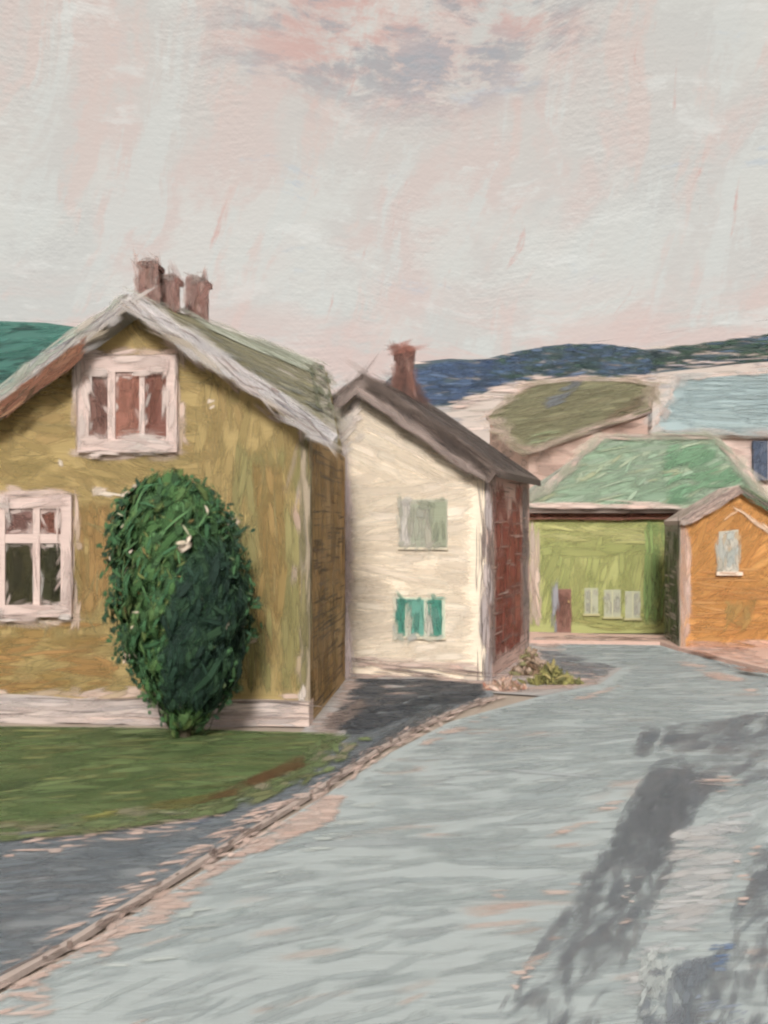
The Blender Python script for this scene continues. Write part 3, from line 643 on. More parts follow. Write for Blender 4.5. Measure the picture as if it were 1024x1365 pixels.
def ochre_house():
    th = R(4.8); ex = V(math.cos(th), -math.sin(th), 0)
    FRc = V(-1.334, 17.0, 0)
    Wd = 6.25; o = FRc - ex * Wd
    fr = Frame(o, ex, Z)
    T = thing('house', 'large ochre yellow house with white gable boards and two red brown attic panes behind the green bush', 'house', (o + FRc) / 2)
    T['label'] = 'large ochre house with white gable boards, brown windows and three chimneys'
    eave = 5.12; ax, _ = fr.px(176, 420); apex = fr.px(176, 408)[1]
    BR = V(-.91, 22.0, 0); BL = V(-7.1, 22.9, 0)
    base = .42
    A = at(174, 392, 16.75); B = at(432, 487, 23.2); C = at(450, 580, 16.45)
    n = unit(np.cross(C - A, B - A)); Dd = hit(449, 574, A, n)
    # body
    w = Paint(17)
    front = [(0, base), (Wd, base), (Wd, eave), (ax, apex), (0, eave)]
    # solid walls
    w.face([fr.p(*q) for q in front], '#a68e52')
    brt = Dd[2] - .1
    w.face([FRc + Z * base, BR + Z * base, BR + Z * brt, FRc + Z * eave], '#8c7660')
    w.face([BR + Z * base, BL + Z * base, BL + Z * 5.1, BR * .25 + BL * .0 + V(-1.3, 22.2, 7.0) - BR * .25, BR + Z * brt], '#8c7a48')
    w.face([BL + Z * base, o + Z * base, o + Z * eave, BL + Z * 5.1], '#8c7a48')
    def dirs(x, y): return np.where(x > 4.3, 88, np.where(y > 3.2, -12 + 20 * np.sin(x * 1.7), 85 - 75 * (y < 1.6)))
    w.brush(fr, front, 900, 70, 15, OCHRE, dirs, 12, .004, 1e-5, nb=7, edge=-3)
    # greener on the right, orange at the left foot
    w.brush(fr, [(Wd - 1.3, base), (Wd - .1, base), (Wd - .1, eave - .2), (Wd - 1.3, eave)], 110, 90, 14, [('#948a4e', 3), ('#9a8e54', 3), ('#8a814a', 2)], 90, 5, .004, 1e-5, nb=7)
    w.brush(fr, fr.pxs([(-50, 830), (150, 830), (170, 925), (-50, 930)]), 110, 70, 9, [('#a3793c', 3), ('#ad8044', 2), ('#97803c', 3), ('#b7864a', 1)], 2, 7, .004, 1e-5, nb=6)
    w.brush(fr, fr.pxs([(98, 660), (150, 660), (150, 830), (98, 830)]), 50, 80, 12, [('#a07a40', 3), ('#a88448', 3), ('#94763a', 2)], 90, 6, .004, 1e-5, nb=6)
    w.brush(fr, fr.pxs([(335, 600), (380, 600), (385, 850), (335, 850)]), 46, 90, 12, [('#a08044', 3), ('#957c40', 3)], 90, 5, .004, 1e-5, nb=6)
    w.brush(fr, front, 260, 60, 4, [('#a5935a', 3), ('#ad965e', 2), ('#84753f', 3)], dirs, 10, .004, 1e-5, nb=3, edge=-3, opac=(.2, .6))
    rim = PINKS + [('#b9a284', 3), ('#a8925c', 3)]
    for p, q, nn in (((.05, eave - .05), (ax, apex - .05), 40), ((ax, apex - .05), (Wd - .05, eave - .05), 40), ((0, base + .04), (Wd, base + .04), 50), ((Wd - .16, base), (Wd - .16, eave), 26)):
        w.line(fr.p(*p), fr.p(*q), fr.n, nn, 46, 8, rim, 9, 8, lift=.004, opac=(.25, .9))
    for x0, y0, x1, y1 in ((104, 474, 240, 606), (-12, 658, 101, 826)):
        for p, q in (((x0, y0), (x1, y0)), ((x1, y0), (x1, y1)), ((x0, y1), (x1, y1)), ((x0, y0), (x0, y1))):
            w.line(fr.p(*fr.px(*p)), fr.p(*fr.px(*q)), fr.n, 16, 44, 9, rim, 7, 7, lift=.006, opac=(.3, .95))
    # pale scuffs where the undercoat shows
    for pts, nn, an in (([(120, 648), (195, 640), (195, 662), (120, 668)], 16, 8), ([(300, 668), (322, 690), (318, 745), (300, 730)], 12, 100), ([(158, 840), (178, 860), (188, 900), (165, 890)], 14, 100), ([(275, 530), (290, 530), (290, 545), (275, 545)], 3, 20), ([(75, 610), (90, 610), (85, 625), (75, 625)], 3, 80),
                        ([(0, 822), (95, 824), (95, 832), (0, 832)], 12, 0), ([(330, 840), (350, 845), (345, 860), (328, 860)], 5, 10)):
        w.brush(fr, fr.pxs(pts), nn, 26, 8, [('#dcc6b2', 3), ('#d9d3c4', 2), ('#cbb094', 2)], an, 12, .004, 1e-5, nb=4)
    w.build('wall', T)
    # shaded end wall, dark boards scored with lines
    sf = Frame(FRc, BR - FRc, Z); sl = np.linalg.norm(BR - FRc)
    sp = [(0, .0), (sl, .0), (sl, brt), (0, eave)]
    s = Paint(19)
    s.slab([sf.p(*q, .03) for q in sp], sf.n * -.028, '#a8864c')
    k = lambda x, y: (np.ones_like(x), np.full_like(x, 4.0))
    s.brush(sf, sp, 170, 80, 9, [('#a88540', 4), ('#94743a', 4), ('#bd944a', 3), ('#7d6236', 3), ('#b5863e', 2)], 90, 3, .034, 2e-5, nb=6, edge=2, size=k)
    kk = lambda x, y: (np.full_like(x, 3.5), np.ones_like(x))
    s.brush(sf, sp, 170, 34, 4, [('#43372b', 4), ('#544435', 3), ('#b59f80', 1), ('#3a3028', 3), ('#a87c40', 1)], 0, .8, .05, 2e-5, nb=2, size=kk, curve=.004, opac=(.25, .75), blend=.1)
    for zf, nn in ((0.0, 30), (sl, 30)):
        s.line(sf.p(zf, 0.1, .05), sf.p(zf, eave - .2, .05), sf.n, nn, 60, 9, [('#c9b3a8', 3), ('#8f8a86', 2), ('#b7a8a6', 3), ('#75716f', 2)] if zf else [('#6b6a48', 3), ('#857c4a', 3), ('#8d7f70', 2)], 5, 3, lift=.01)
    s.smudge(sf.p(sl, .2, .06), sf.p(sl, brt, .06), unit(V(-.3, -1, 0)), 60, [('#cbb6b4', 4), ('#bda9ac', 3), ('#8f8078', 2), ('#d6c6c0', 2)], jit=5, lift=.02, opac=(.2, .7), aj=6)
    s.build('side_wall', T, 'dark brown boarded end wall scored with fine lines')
    # stone plinth
    p = Paint(17)
    pl = [V(*(o + Z * base)), V(*(FRc + Z * base))]
    p.board(fr, -.05, 0, Wd + .04, base, -.4, .08, '#cbb4a9')
    p.brush(fr, [(0, 0), (Wd, 0), (Wd, base), (0, base)], 150, 110, 9, [('#cdbab2', 4), ('#b3acae', 3), ('#dbc8be', 4), ('#a09a9a', 2), ('#bbafaa', 3)], 1, 3, .084, 2e-5, nb=6, edge=2)
    p.line(fr.p(0, base, .09), fr.p(Wd, base, .09), fr.n, 24, 90, 2.5, SKETCH, 3, 2, lift=.01, nb=3)
    p.line(fr.p(0, base * .45, .09), fr.p(Wd, base * .4, .09), fr.n, 12, 100, 2.2, SKETCH, 5, 2, lift=.01, nb=3)
    p.build('plinth', T)
    # corner post
    c = Paint(17)
    c.board(fr, Wd - .11, base, Wd + .05, eave, .002, .045, '#a08f78')
    c.brush(fr, [(Wd - .12, base), (Wd + .05, base), (Wd + .05, eave), (Wd - .12, eave)], 46, 70, 7, [('#7d7444', 4), ('#8c8048', 3), ('#6f6744', 3), ('#a89a8a', 2)], 90, 3, .05, 2e-5, nb=4, edge=2)
    c.brush(fr, [(Wd - .2, base - .1), (Wd + .05, base - .1), (Wd + .05, base + .35), (Wd - .1, base + .4)], 16, 26, 7, [('#d9c9bd', 3), ('#e0d8cf', 2), ('#c7b1a6', 2)], 80, 10, .07, 2e-5, nb=4)
    c.build('corner_board', T)
    # roof
    r = Paint(19)
    E = fr.p(-.55, eave - .38, .38); El = BL + V(-.5, .3, 4.75)
    dn = V(0, 0, -.14)
    r.slab([A, C, Dd, B], dn, '#a9a294', '#8f8a80')
    r.slab([A, B, El, E], dn, '#77735e', '#8f8a80')
    rf = Frame(A, C - A, B - A) if np.dot(np.cross(C - A, B - A), V(0, 0, 1)) > 0 else Frame(A, B - A, C - A)
    rp = [rf.uv(q) for q in (A, C, Dd, B)]
    def dir_px(x0, y0, x1, y1):
        a, b = rf.px(x0, y0), rf.px(x1, y1); return math.degrees(math.atan2(b[1] - a[1], b[0] - a[0]))
    d1 = dir_px(250, 430, 430, 515)
    sz = lambda x, y: (np.full_like(x, 1.6), np.full_like(x, 1.0))
    r.brush(rf, rp, 330, 70, 12, [('#8c8660', 4), ('#96906a', 4), ('#807a5c', 3), ('#9a9678', 2), ('#7d7d6a', 2)], d1, 8, .01, 3e-5, nb=6, size=sz)
    r.brush(rf, [rf.px(*q) for q in ((232, 408), (432, 487), (430, 506), (340, 470), (250, 428))], 150, 80, 6, [('#c9cdbb', 4), ('#d9dac9', 3), ('#aeb59c', 3), ('#8d9a80', 2), ('#6f7f68', 1)], d1, 4, .03, 3e-5, nb=5, size=sz)
    r.brush(rf, [rf.px(*q) for q in ((408, 485), (436, 490), (448, 570), (415, 548))], 70, 50, 9, [('#6a6a4a', 4), ('#5a6450', 3), ('#7c7a58', 3), ('#4f6a60', 1)], dir_px(425, 490, 432, 560), 8, .045, 3e-5, nb=5)
    r.brush(rf, [rf.px(*q) for q in ((240, 425), (300, 455), (430, 530), (440, 560), (330, 500), (250, 445))], 46, 60, 4, [('#5a6468', 3), ('#6f6f70', 3), ('#4d5a58', 2)], d1, 8, .04, 3e-5, nb=3)
    r.smudge(A, B, rf.n, 70, [('#b9c0ac', 3), ('#c9b9ae', 3), ('#8d9a84', 2), ('#d8d6cc', 2)], lift=.05)
    r.smudge(B, Dd, rf.n, 30, [('#6a6a4a', 3), ('#8a8a6c', 2), ('#b7a99c', 2)], lift=.05)
    ro = r.build('roof', T)
    # bargeboards
    def barge(p, q, pal, col, ww, name='bargeboard', label=None, extra=None):
        p = np.array(p); q = np.array(q); d = unit(q - p); up = unit(np.cross(fr.n, d));
        if up[2] < 0: up = -up
        b = Paint(17)
        b.slab([p - up * ww + fr.n * .04, q - up * ww + fr.n * .04, q + fr.n * .04, p + fr.n * .04], fr.n * -.07, col)
        bf = Frame(p - up * ww + fr.n * .04, d, up) if np.dot(np.cross(d, up), fr.n) > 0 else Frame(q - up * ww + fr.n * .04, -d, up)
        l = np.linalg.norm(q - p)
        b.brush(bf, [(0, 0), (l, 0), (l, ww), (0, ww)], 130, 55, 8, pal, 0, 7, .006, 2e-5, nb=5, edge=4)
        b.brush(bf, [(0, 0), (l, 0), (l, ww), (0, ww)], 34, 50, 2.5, SKETCH + [('#7d8296', 2)], 0, 9, .016, 2e-5, nb=2, edge=3)
        if extra: extra(b, bf, l, ww)
        return b.build(name, T, label)
    white = [('#c6c3c4', 4), ('#bdbcc2', 4), ('#dcd6d2', 3), ('#a9a8ae', 2), ('#cbb9b2', 2)]
    def soft(b, bf, l, ww):
        b.smudge(bf.p(0, ww), bf.p(l, ww), bf.n, 60, white, jit=4, W=8, aj=8, lift=.014)
        b.smudge(bf.p(0, 0), bf.p(l, 0), bf.n, 60, white + [('#c0a888', 3), ('#a8925c', 3)], jit=4, W=7, aj=8, lift=.014, opac=(.2, .6))
    def rust(b, bf, l, ww):
        soft(b, bf, l, ww)
        b.brush(bf, [(0, -.26), (l * .74, -.24), (l * .8, .04), (0, .06)], 150, 50, 9, [('#7d4a36', 4), ('#8a5a40', 3), ('#6a4232', 3), ('#a07a58', 2)], 0, 7, .034, 1e-5, nb=5, opac=(.5, 1))
        b.brush(bf, [(0, ww * .6), (l, ww * .6), (l, ww + .14), (0, ww + .14)], 60, 50, 6, [('#8fa090', 3), ('#a9b0a4', 3), ('#c9b5aa', 3), ('#7d8d84', 2)], 0, 7, .014, 2e-5, nb=4)
    Af = A + fr.n * .0
    barge(Af, C, white, '#c3bebe', .2, extra=soft)
    barge(E, Af, [('#c6c2bc', 3), ('#b3b5ac', 3), ('#cdbfb8', 2), ('#a3a8a0', 2)], '#b3a8a2', .16, label='grey white gable board with a rusty lower edge', extra=rust)
    # chimneys on the ridge
    def chimney(px, ytop, ybot, wpx, D, pal, dark, label=None):
        q = Paint(D)
        c = at(px, ybot, D); h = (ybot - ytop) / F * D; ww = wpx / F * D / 2; dp = .22
        f2 = Frame(c + V(-ww, -dp, 0), ex, Z)
        q.slab([f2.p(0, h), f2.p(0, h) + V(0, 2 * dp, 0), f2.p(2 * ww, h) + V(0, 2 * dp, 0), f2.p(2 * ww, h)][::-1], V(0, 0, -h - .35), '#7a5a4e')
        q.slab([f2.p(-.03, h - .12, .03), f2.p(2 * ww + .03, h - .12, .03), f2.p(2 * ww + .03, h - .03, .03), f2.p(-.03, h - .03, .03)], -f2.n * (2 * dp + .06), '#6a4a42')
        q.brush(f2, [(0, -.25), (2 * ww, -.25), (2 * ww, h), (0, h)], 26, 34, wpx * .4, pal, 90, 8, .034, 3e-5, nb=5, edge=5)
        q.brush(f2, [(-.05, -.1), (2 * ww + .05, -.1), (2 * ww + .05, h + .1), (-.05, h + .1)], 22, 40, 7, [('#a9857c', 3), ('#c3a69c', 2), ('#5d3a36', 2), ('#8a5a50', 2)], 88, 9, .036, 2e-5, nb=3, edge=2, opac=(.2, .7))
        q.brush(f2, [(0, 0), (2 * ww, 0), (2 * ww, h), (0, h)], 8, 26, 2.4, dark, 84, 10, .05, 3e-5, nb=2, edge=6)
        for sx in (0, 2 * ww): q.smudge(f2.p(sx, 0, .03), f2.p(sx, h, .03), f2.n, 14, [('#8a5a50', 3), ('#b79a90', 3), ('#6a4440', 2)], jit=3, L=34, W=7, opac=(.25, .7))
        q.smudge(f2.p(-.05, h, .03), f2.p(2 * ww + .05, h, .03), f2.n, 10, [('#8a7a76', 3), ('#b7a49c', 3), ('#6a5550', 2)], jit=6, L=26, W=5, opac=(.25, .7), aj=40)
        return q.build('chimney', ro, label)
    red = [('#84463c', 4), ('#743a34', 4), ('#965e54', 3), ('#a9857c', 2)]
    pot = chimney(200, 352, 408, 22, 17.5, [('#9a7468', 3), ('#7d5048', 3), ('#b79a90', 3), ('#6a4440', 2)], SKETCH)
    chimney(226, 370, 418, 22, 17.9, red, SKETCH)
    chimney(265, 374, 418, 22, 18.9, red, SKETCH)
    # windows
    rb = [('#7d4a3c', 4), ('#8a5a48', 3), ('#6a3f36', 3), ('#95705e', 1)]
    ol = [('#35351f', 4), ('#2c2e22', 4), ('#45422a', 3), ('#5a5038', 1)]
    wp = [('#ccb5ae', 4), ('#d3c0b8', 4), ('#c4a69e', 3), ('#bfc0bc', 2)]
    window_part(T, fr, 106, 476, 238, 603, [(121, 500, 146, 585, [('#6f4a40', 3), ('#8a6a60', 2), ('#5f3f38', 2)], '#7d5a50'), (156, 500, 188, 586, [('#95604f', 4), ('#a06f5c', 3), ('#8a5546', 3)], '#95604f'), (195, 496, 224, 586, rb, '#7a4c40')], 17, wp, '#ccb4ac', label='wide attic window with three red brown panes')
    window_part(T, fr, -12, 660, 98, 822, [(10, 678, 47, 712, [('#7d5048', 3), ('#6a4a44', 3), ('#93776e', 2)], '#7a5a54'), (56, 678, 84, 712, rb, '#7a4c40'), (10, 724, 47, 806, ol, '#38351f'), (56, 724, 84, 806, ol, '#35351f')], 17, wp, '#ccb4ac', label='tall four pane window with dark olive lower panes')


ochre_house()

# ------------------------------------------------------------------ cream house
def cream_house():
    th = R(19.0); ex = V(math.cos(th), -math.sin(th), 0); vy = V(math.sin(th), math.cos(th), 0)
    Rc = V(2.30, 21.95, 0); hw = 2.84; Wd = 2 * hw
    o = Rc - ex * Wd; fr = Frame(o, ex, Z); Ld = 5.0
    T = thing('house', 'narrow cream house with teal shutters below and a red brown side wall', 'house', (o + Rc) / 2)
    eave = 4.75; apex = fr.px(490, 514)[1]
    w = Paint(22.5)
    front = [(0, 0), (Wd, 0), (Wd, eave), (hw, apex), (0, eave)]
    F3 = [fr.p(*q) for q in front]
    w.slab(F3, vy * Ld, '#f0dfc6', '#b79a8a')
    pal = [('#f1dfc4', 5), ('#f5e8d2', 5), ('#ecd8bc', 4), ('#f0e2d2', 3), ('#e8d5c0', 2)]
    vis = [(1.6, .12), (Wd - .1, .12), (Wd - .1, eave - .05), (hw, apex - .1), (1.6, apex - 1.1)]
    def dirs(x, y): return np.where(y > 4.6, -25, 3 + 5 * np.sin(y * 2))
    w.brush(fr, vis, 560, 80, 13, pal, dirs, 6, .006, 2e-5, nb=7, edge=-2)
    w.brush(fr, vis, 170, 60, 5, pal + [('#f3ead8', 3), ('#e3d0b4', 2)], dirs, 4, .02, 2e-5, nb=4, edge=-2, opac=(.15, .5))
    w.brush(fr, [(1.4, 0), (2.45, 0), (2.25, 4.9), (1.4, 4.9)], 80, 80, 12, [('#d0bfc0', 4), ('#d9c8c2', 4), ('#c3b3b8', 3), ('#d9cdbb', 3)], 90, 5, .035, 2e-5, nb=6)
    w.brush(fr, [(1.6, 4.6), (hw, 5.6), (hw, apex - .1), (1.6, 6.0)], 40, 40, 13, [('#d6c3ba', 4), ('#e0d3c6', 4), ('#cfc8c0', 3)], 40, 14, .036, 2e-5, nb=6)
    w.brush(fr, [(hw, apex - .05), (hw, apex - .32), (Wd, eave - .32), (Wd, eave)], 60, 60, 7, PINKS + [('#a59a98', 2)], -38, 4, .036, 2e-5, nb=4)
    w.brush(fr, [(2.3, 0), (Wd, 0), (Wd, .42), (2.3, .42)], 46, 60, 7, PINKS + [('#d9cdb8', 3)], 0, 5, .036, 2e-5, nb=5)
    w.line(fr.p(2.3, .3, .05), fr.p(Wd, .08, .05), fr.n, 16, 80, 2.0, SKETCH, 8, 4, lift=.01, nb=2)
    w.line(fr.p(Wd, .1, .04), fr.p(Wd, eave, .04), fr.n, 30, 50, 9, [('#bdb0b0', 3), ('#a9a3a6', 2), ('#cbb8b2', 3), ('#8f8988', 1)], 5, 4, lift=.006)
    for x0, y0, x1, y1, nn in ((646, 640, 646, 905, 20), (655, 640, 655, 908, 16), (640, 660, 641, 900, 10), (500, 520, 640, 640, 12), (470, 890, 640, 905, 14), (470, 905, 645, 918, 12)):
        w.line(fr.p(*fr.px(x0, y0), .05), fr.p(*fr.px(x1, y1), .05), fr.n, nn, 60, 2.4, SKETCH, 4, 3, lift=.01, nb=2, opac=(.3, .8))
    w.build('wall', T)
    # red brown side wall
    sf = Frame(Rc, vy, Z); sp = [(0, 0), (Ld, 0), (Ld, eave - .05), (0, eave - .05)]
    s = Paint(24.5)
    s.slab([sf.p(*q, .05) for q in sp], sf.n * -.047, '#c9a79b')
    sz = lambda x, y: (np.ones_like(x), np.full_like(x, 4.0)); sz2 = lambda x, y: (np.full_like(x, 4.0), np.ones_like(x))
    s.brush(sf, [(.5, .25), (3.9, .25), (3.9, eave - .1), (.5, eave - .1)], 130, 70, 10, [('#a45644', 5), ('#96493a', 4), ('#b06e5a', 3), ('#8a4638', 2)], 90, 3, .056, 2e-5, nb=6, size=sz)
    s.brush(sf, [(3.9, .1), (Ld, .1), (Ld, eave), (3.9, eave)], 60, 60, 8, [('#c3a89e', 3), ('#8a7a78', 3), ('#a3928e', 3), ('#75696a', 2)], 90, 4, .056, 2e-5, nb=5, size=sz)
    s.brush(sf, [(0, .1), (.7, .1), (.7, eave), (0, eave)], 40, 60, 6, [('#b59a90', 3), ('#8a7470', 3), ('#c9b3a8', 2)], 90, 4, .07, 2e-5, nb=5, size=sz)
    s.brush(sf, sp, 110, 22, 3, [('#5a3a34', 2), ('#cbb0a4', 4), ('#a97a6c', 2), ('#6a5a58', 2)], 0, .8, .08, 2e-5, nb=2, size=sz2, curve=.004, opac=(.3, .9))
    s.build('side_wall', T, 'red brown boarded side wall')
    # roof
    r = Paint(23.5)
    oh, ov = .36, .35; sl = (apex - eave) / hw
    top = apex + .22
    def rp(a, d): return fr.p(a, top - abs(a - hw) * sl, -d)     # d = metres back from the front
    A, B = rp(hw, -ov), rp(hw, Ld); C, Dn = rp(Wd + oh, -ov), rp(Wd + oh, Ld); E, G = rp(-oh, -ov), rp(-oh, Ld)
    r.slab([A, C, Dn, B], V(0, 0, -.16), '#5d5048', '#53463f')
    r.slab([A, B, G, E], V(0, 0, -.16), '#77685f', '#53463f')
    rf = Frame(A, B - A, C - A)
    if rf.n[2] < 0: rf = Frame(A, C - A, B - A)
    q4 = [rf.uv(p) for p in (A, C, Dn, B)]
    def dpx(p, q): a, b = rf.uv(p), rf.uv(q); return math.degrees(math.atan2(b[1] - a[1], b[0] - a[0]))
    dk = [('#55473f', 4), ('#483c38', 4), ('#65564d', 3), ('#5a5250', 2), ('#75675e', 1)]
    r.brush(rf, q4, 260, 60, 12, dk, dpx(A, C), 6, .012, 3e-5, nb=6, edge=3, size=lambda x, y: (np.full_like(x, 1.6), np.full_like(x, 2.0)))
    ro = r.build('roof', T)
    for p, q, pal, nm in ((A, C, dk, 'charcoal brown gable board'), (E, A, [('#8a7f7c', 3), ('#a09490', 3), ('#6a5f5c', 3), ('#c3aca2', 3)], 'grey pink gable board')):
        b = Paint(22); d = unit(q - p); up = np.cross(fr.n, d); up = up if up[2] > 0 else -up
        ww = .34 if nm.startswith('charcoal') else .2
        p2, q2 = p + fr.n * .03, q + fr.n * .03
        b.slab([p2 - up * ww, q2 - up * ww, q2, p2], fr.n * -.06, '#6a5a52')
        bf = Frame(p2 - up * ww, d, up); l = np.linalg.norm(q - p)
        b.brush(bf, [(0, 0), (l, 0), (l, ww), (0, ww)], 110, 60, 8, pal, 0, 4, .006, 3e-5, nb=5, edge=3)
        b.brush(bf, [(0, -.1), (l * .9, -.1), (l * .9, .05), (0, .05)], 40, 50, 3.5, SKETCH + [('#c9b0a6', 3)], 0, 5, .02, 3e-5, nb=3)
        b.smudge(bf.p(0, 0), bf.p(l, 0), bf.n, 50, [('#8a7a74', 3), ('#cdb6ac', 3), ('#a9958c', 2)], jit=3, W=8, aj=8, lift=.03)
        b.smudge(bf.p(0, ww), bf.p(l, ww), bf.n, 50, [('#6a5a54', 3), ('#b09a90', 2), ('#55483f', 3)], jit=3, W=8, aj=8, lift=.03)
        b.build('bargeboard', T, nm)
    # chimney
    q = Paint(25.5); c = at(539, 528, 25.4); h = (528 - 468) / F * 25.4; ww = .22
    f2 = Frame(c + V(-ww, -.3, 0), (1, 0, 0), Z)
    q.slab([f2.p(0, h), f2.p(2 * ww, h), f2.p(2 * ww, h) + V(0, .6, 0), f2.p(0, h) + V(0, .6, 0)], V(0, 0, -h - .6), '#7a564a')
    q.slab([f2.p(-.05, h - .2, .05), f2.p(2 * ww + .05, h - .2, .05), f2.p(2 * ww + .05, h - .06, .05), f2.p(-.05, h - .06, .05)], V(0, .7, 0), '#6a4a42')
    q.brush(f2, [(0, -.3), (2 * ww, -.3), (2 * ww, h + .02), (0, h + .02)], 46, 32, 11, [('#65443b', 4), ('#523a34', 4), ('#7d5044', 3), ('#94695c', 2)], 90, 12, .055, 3e-5, nb=5, edge=3)
    q.smudge(f2.p(-.1, h * .3, .07), f2.p(.7, -.1, .07), f2.n, 26, [('#5a3f38', 3), ('#6f4a40', 3), ('#4a3a36', 2)], jit=8, L=36, W=9, opac=(.3, .8))
    q.smudge(f2.p(.05, h, .07), f2.p(.55, h, .07), f2.n, 18, [('#9a5a48', 3), ('#84483a', 3), ('#b98a7c', 2)], jit=5, L=26, W=8, aj=16, opac=(.3, .8))
    for sx in (0, 2 * ww): q.smudge(f2.p(sx, 0, .07), f2.p(sx, h, .07), f2.n, 12, [('#84503f', 3), ('#6a443a', 3), ('#b08a7e', 2)], jit=4, L=34, W=8, opac=(.3, .8))
    q.build('chimney', ro)
    # upper window: grey green with a pale lilac shutter
    wp = [('#d6cbb8', 3), ('#cfc2b8', 3), ('#ddd5c0', 3)]
    def win(x0, y0, x1, y1, strips, pal_edge, col, label, shutters):
        p = Paint(22.5); a0, b1 = fr.px(x0, y0); a1, b0 = fr.px(x1, y1)
        p.board(fr, a0, b0, a1, b1, 0, .045, col); p.board(fr, a0 - .02, b0 - .05, a1 + .02, b0, 0, .07, '#dccfb4')
        p.brush(fr, [(a0, b0), (a1, b0), (a1, b1), (a0, b1)], 16, 50, 8, pal_edge, 88, 6, .05, 2e-5, nb=4, edge=1)
        fo = p.build('window', T, label)
        for (sx0, sy0, sx1, sy1, pal, c0, nm) in strips:
            l, t_ = fr.px(sx0, sy0); r_, b_ = fr.px(sx1, sy1)
            g = Paint(22.5, .3 if nm == 'pane' else .5); g.board(fr, l, b_, r_, t_, .046, .075 if nm != 'pane' else .055, c0)
            g.brush(fr, [(l, b_), (r_, b_), (r_, t_), (l, t_)], 12, 46, (sx1 - sx0) * .4, pal, 90, 8, .08, 2e-5, nb=4, edge=2)
            g.smudge(fr.p(l, t_, .085), fr.p(l, b_, .085), fr.n, 7, pal_edge + wp, jit=3, L=30, W=6, opac=(.3, .85), lift=.002, aj=8)
            g.smudge(fr.p(l, b_, .085), fr.p(r_, b_, .085), fr.n, 5, pal_edge + wp, jit=4, L=14, W=6, opac=(.3, .85), lift=.002, aj=30)
            g.smudge(fr.p(l, t_, .085), fr.p(r_, t_, .085), fr.n, 5, pal, jit=4, L=14, W=6, opac=(.3, .8), lift=.002, aj=30)
            g.build(nm, fo)
    gg = [('#9ea388', 4), ('#8f967c', 4), ('#adb09a', 3), ('#7f8a76', 2)]; gl = [('#c3bbb4', 3), ('#b3b0a6', 3), ('#cfc6b8', 2)]
    win(533, 666, 597, 730, [(535, 668, 547, 728, gl, '#bdb6ae', 'shutter'), (549, 672, 570, 728, gg + gl, '#a3a792', 'pane'), (572, 669, 596, 728, gg, '#969c82', 'shutter')], gl + gg, '#b3b2a0', 'upper window with grey green shutter and pale pane', 1)
    tt = [('#3a8c78', 4), ('#2f7a6a', 4), ('#55a08e', 3), ('#7fb3a4', 1)]
    win(527, 796, 594, 850, [(529, 798, 541, 848, tt, '#3a8a76', 'shutter'), (546, 799, 566, 848, tt + [('#a9c4b4', 3)], '#5fa08f', 'pane'), (572, 799, 590, 848, tt, '#3a8a76', 'shutter')], [('#cfd0b8', 3), ('#a9c0b0', 3), ('#d9d3b6', 3), ('#a9b3c0', 2)], '#c6ccb4', 'lower window with bright teal shutters', 1)
    return T


cream_house()

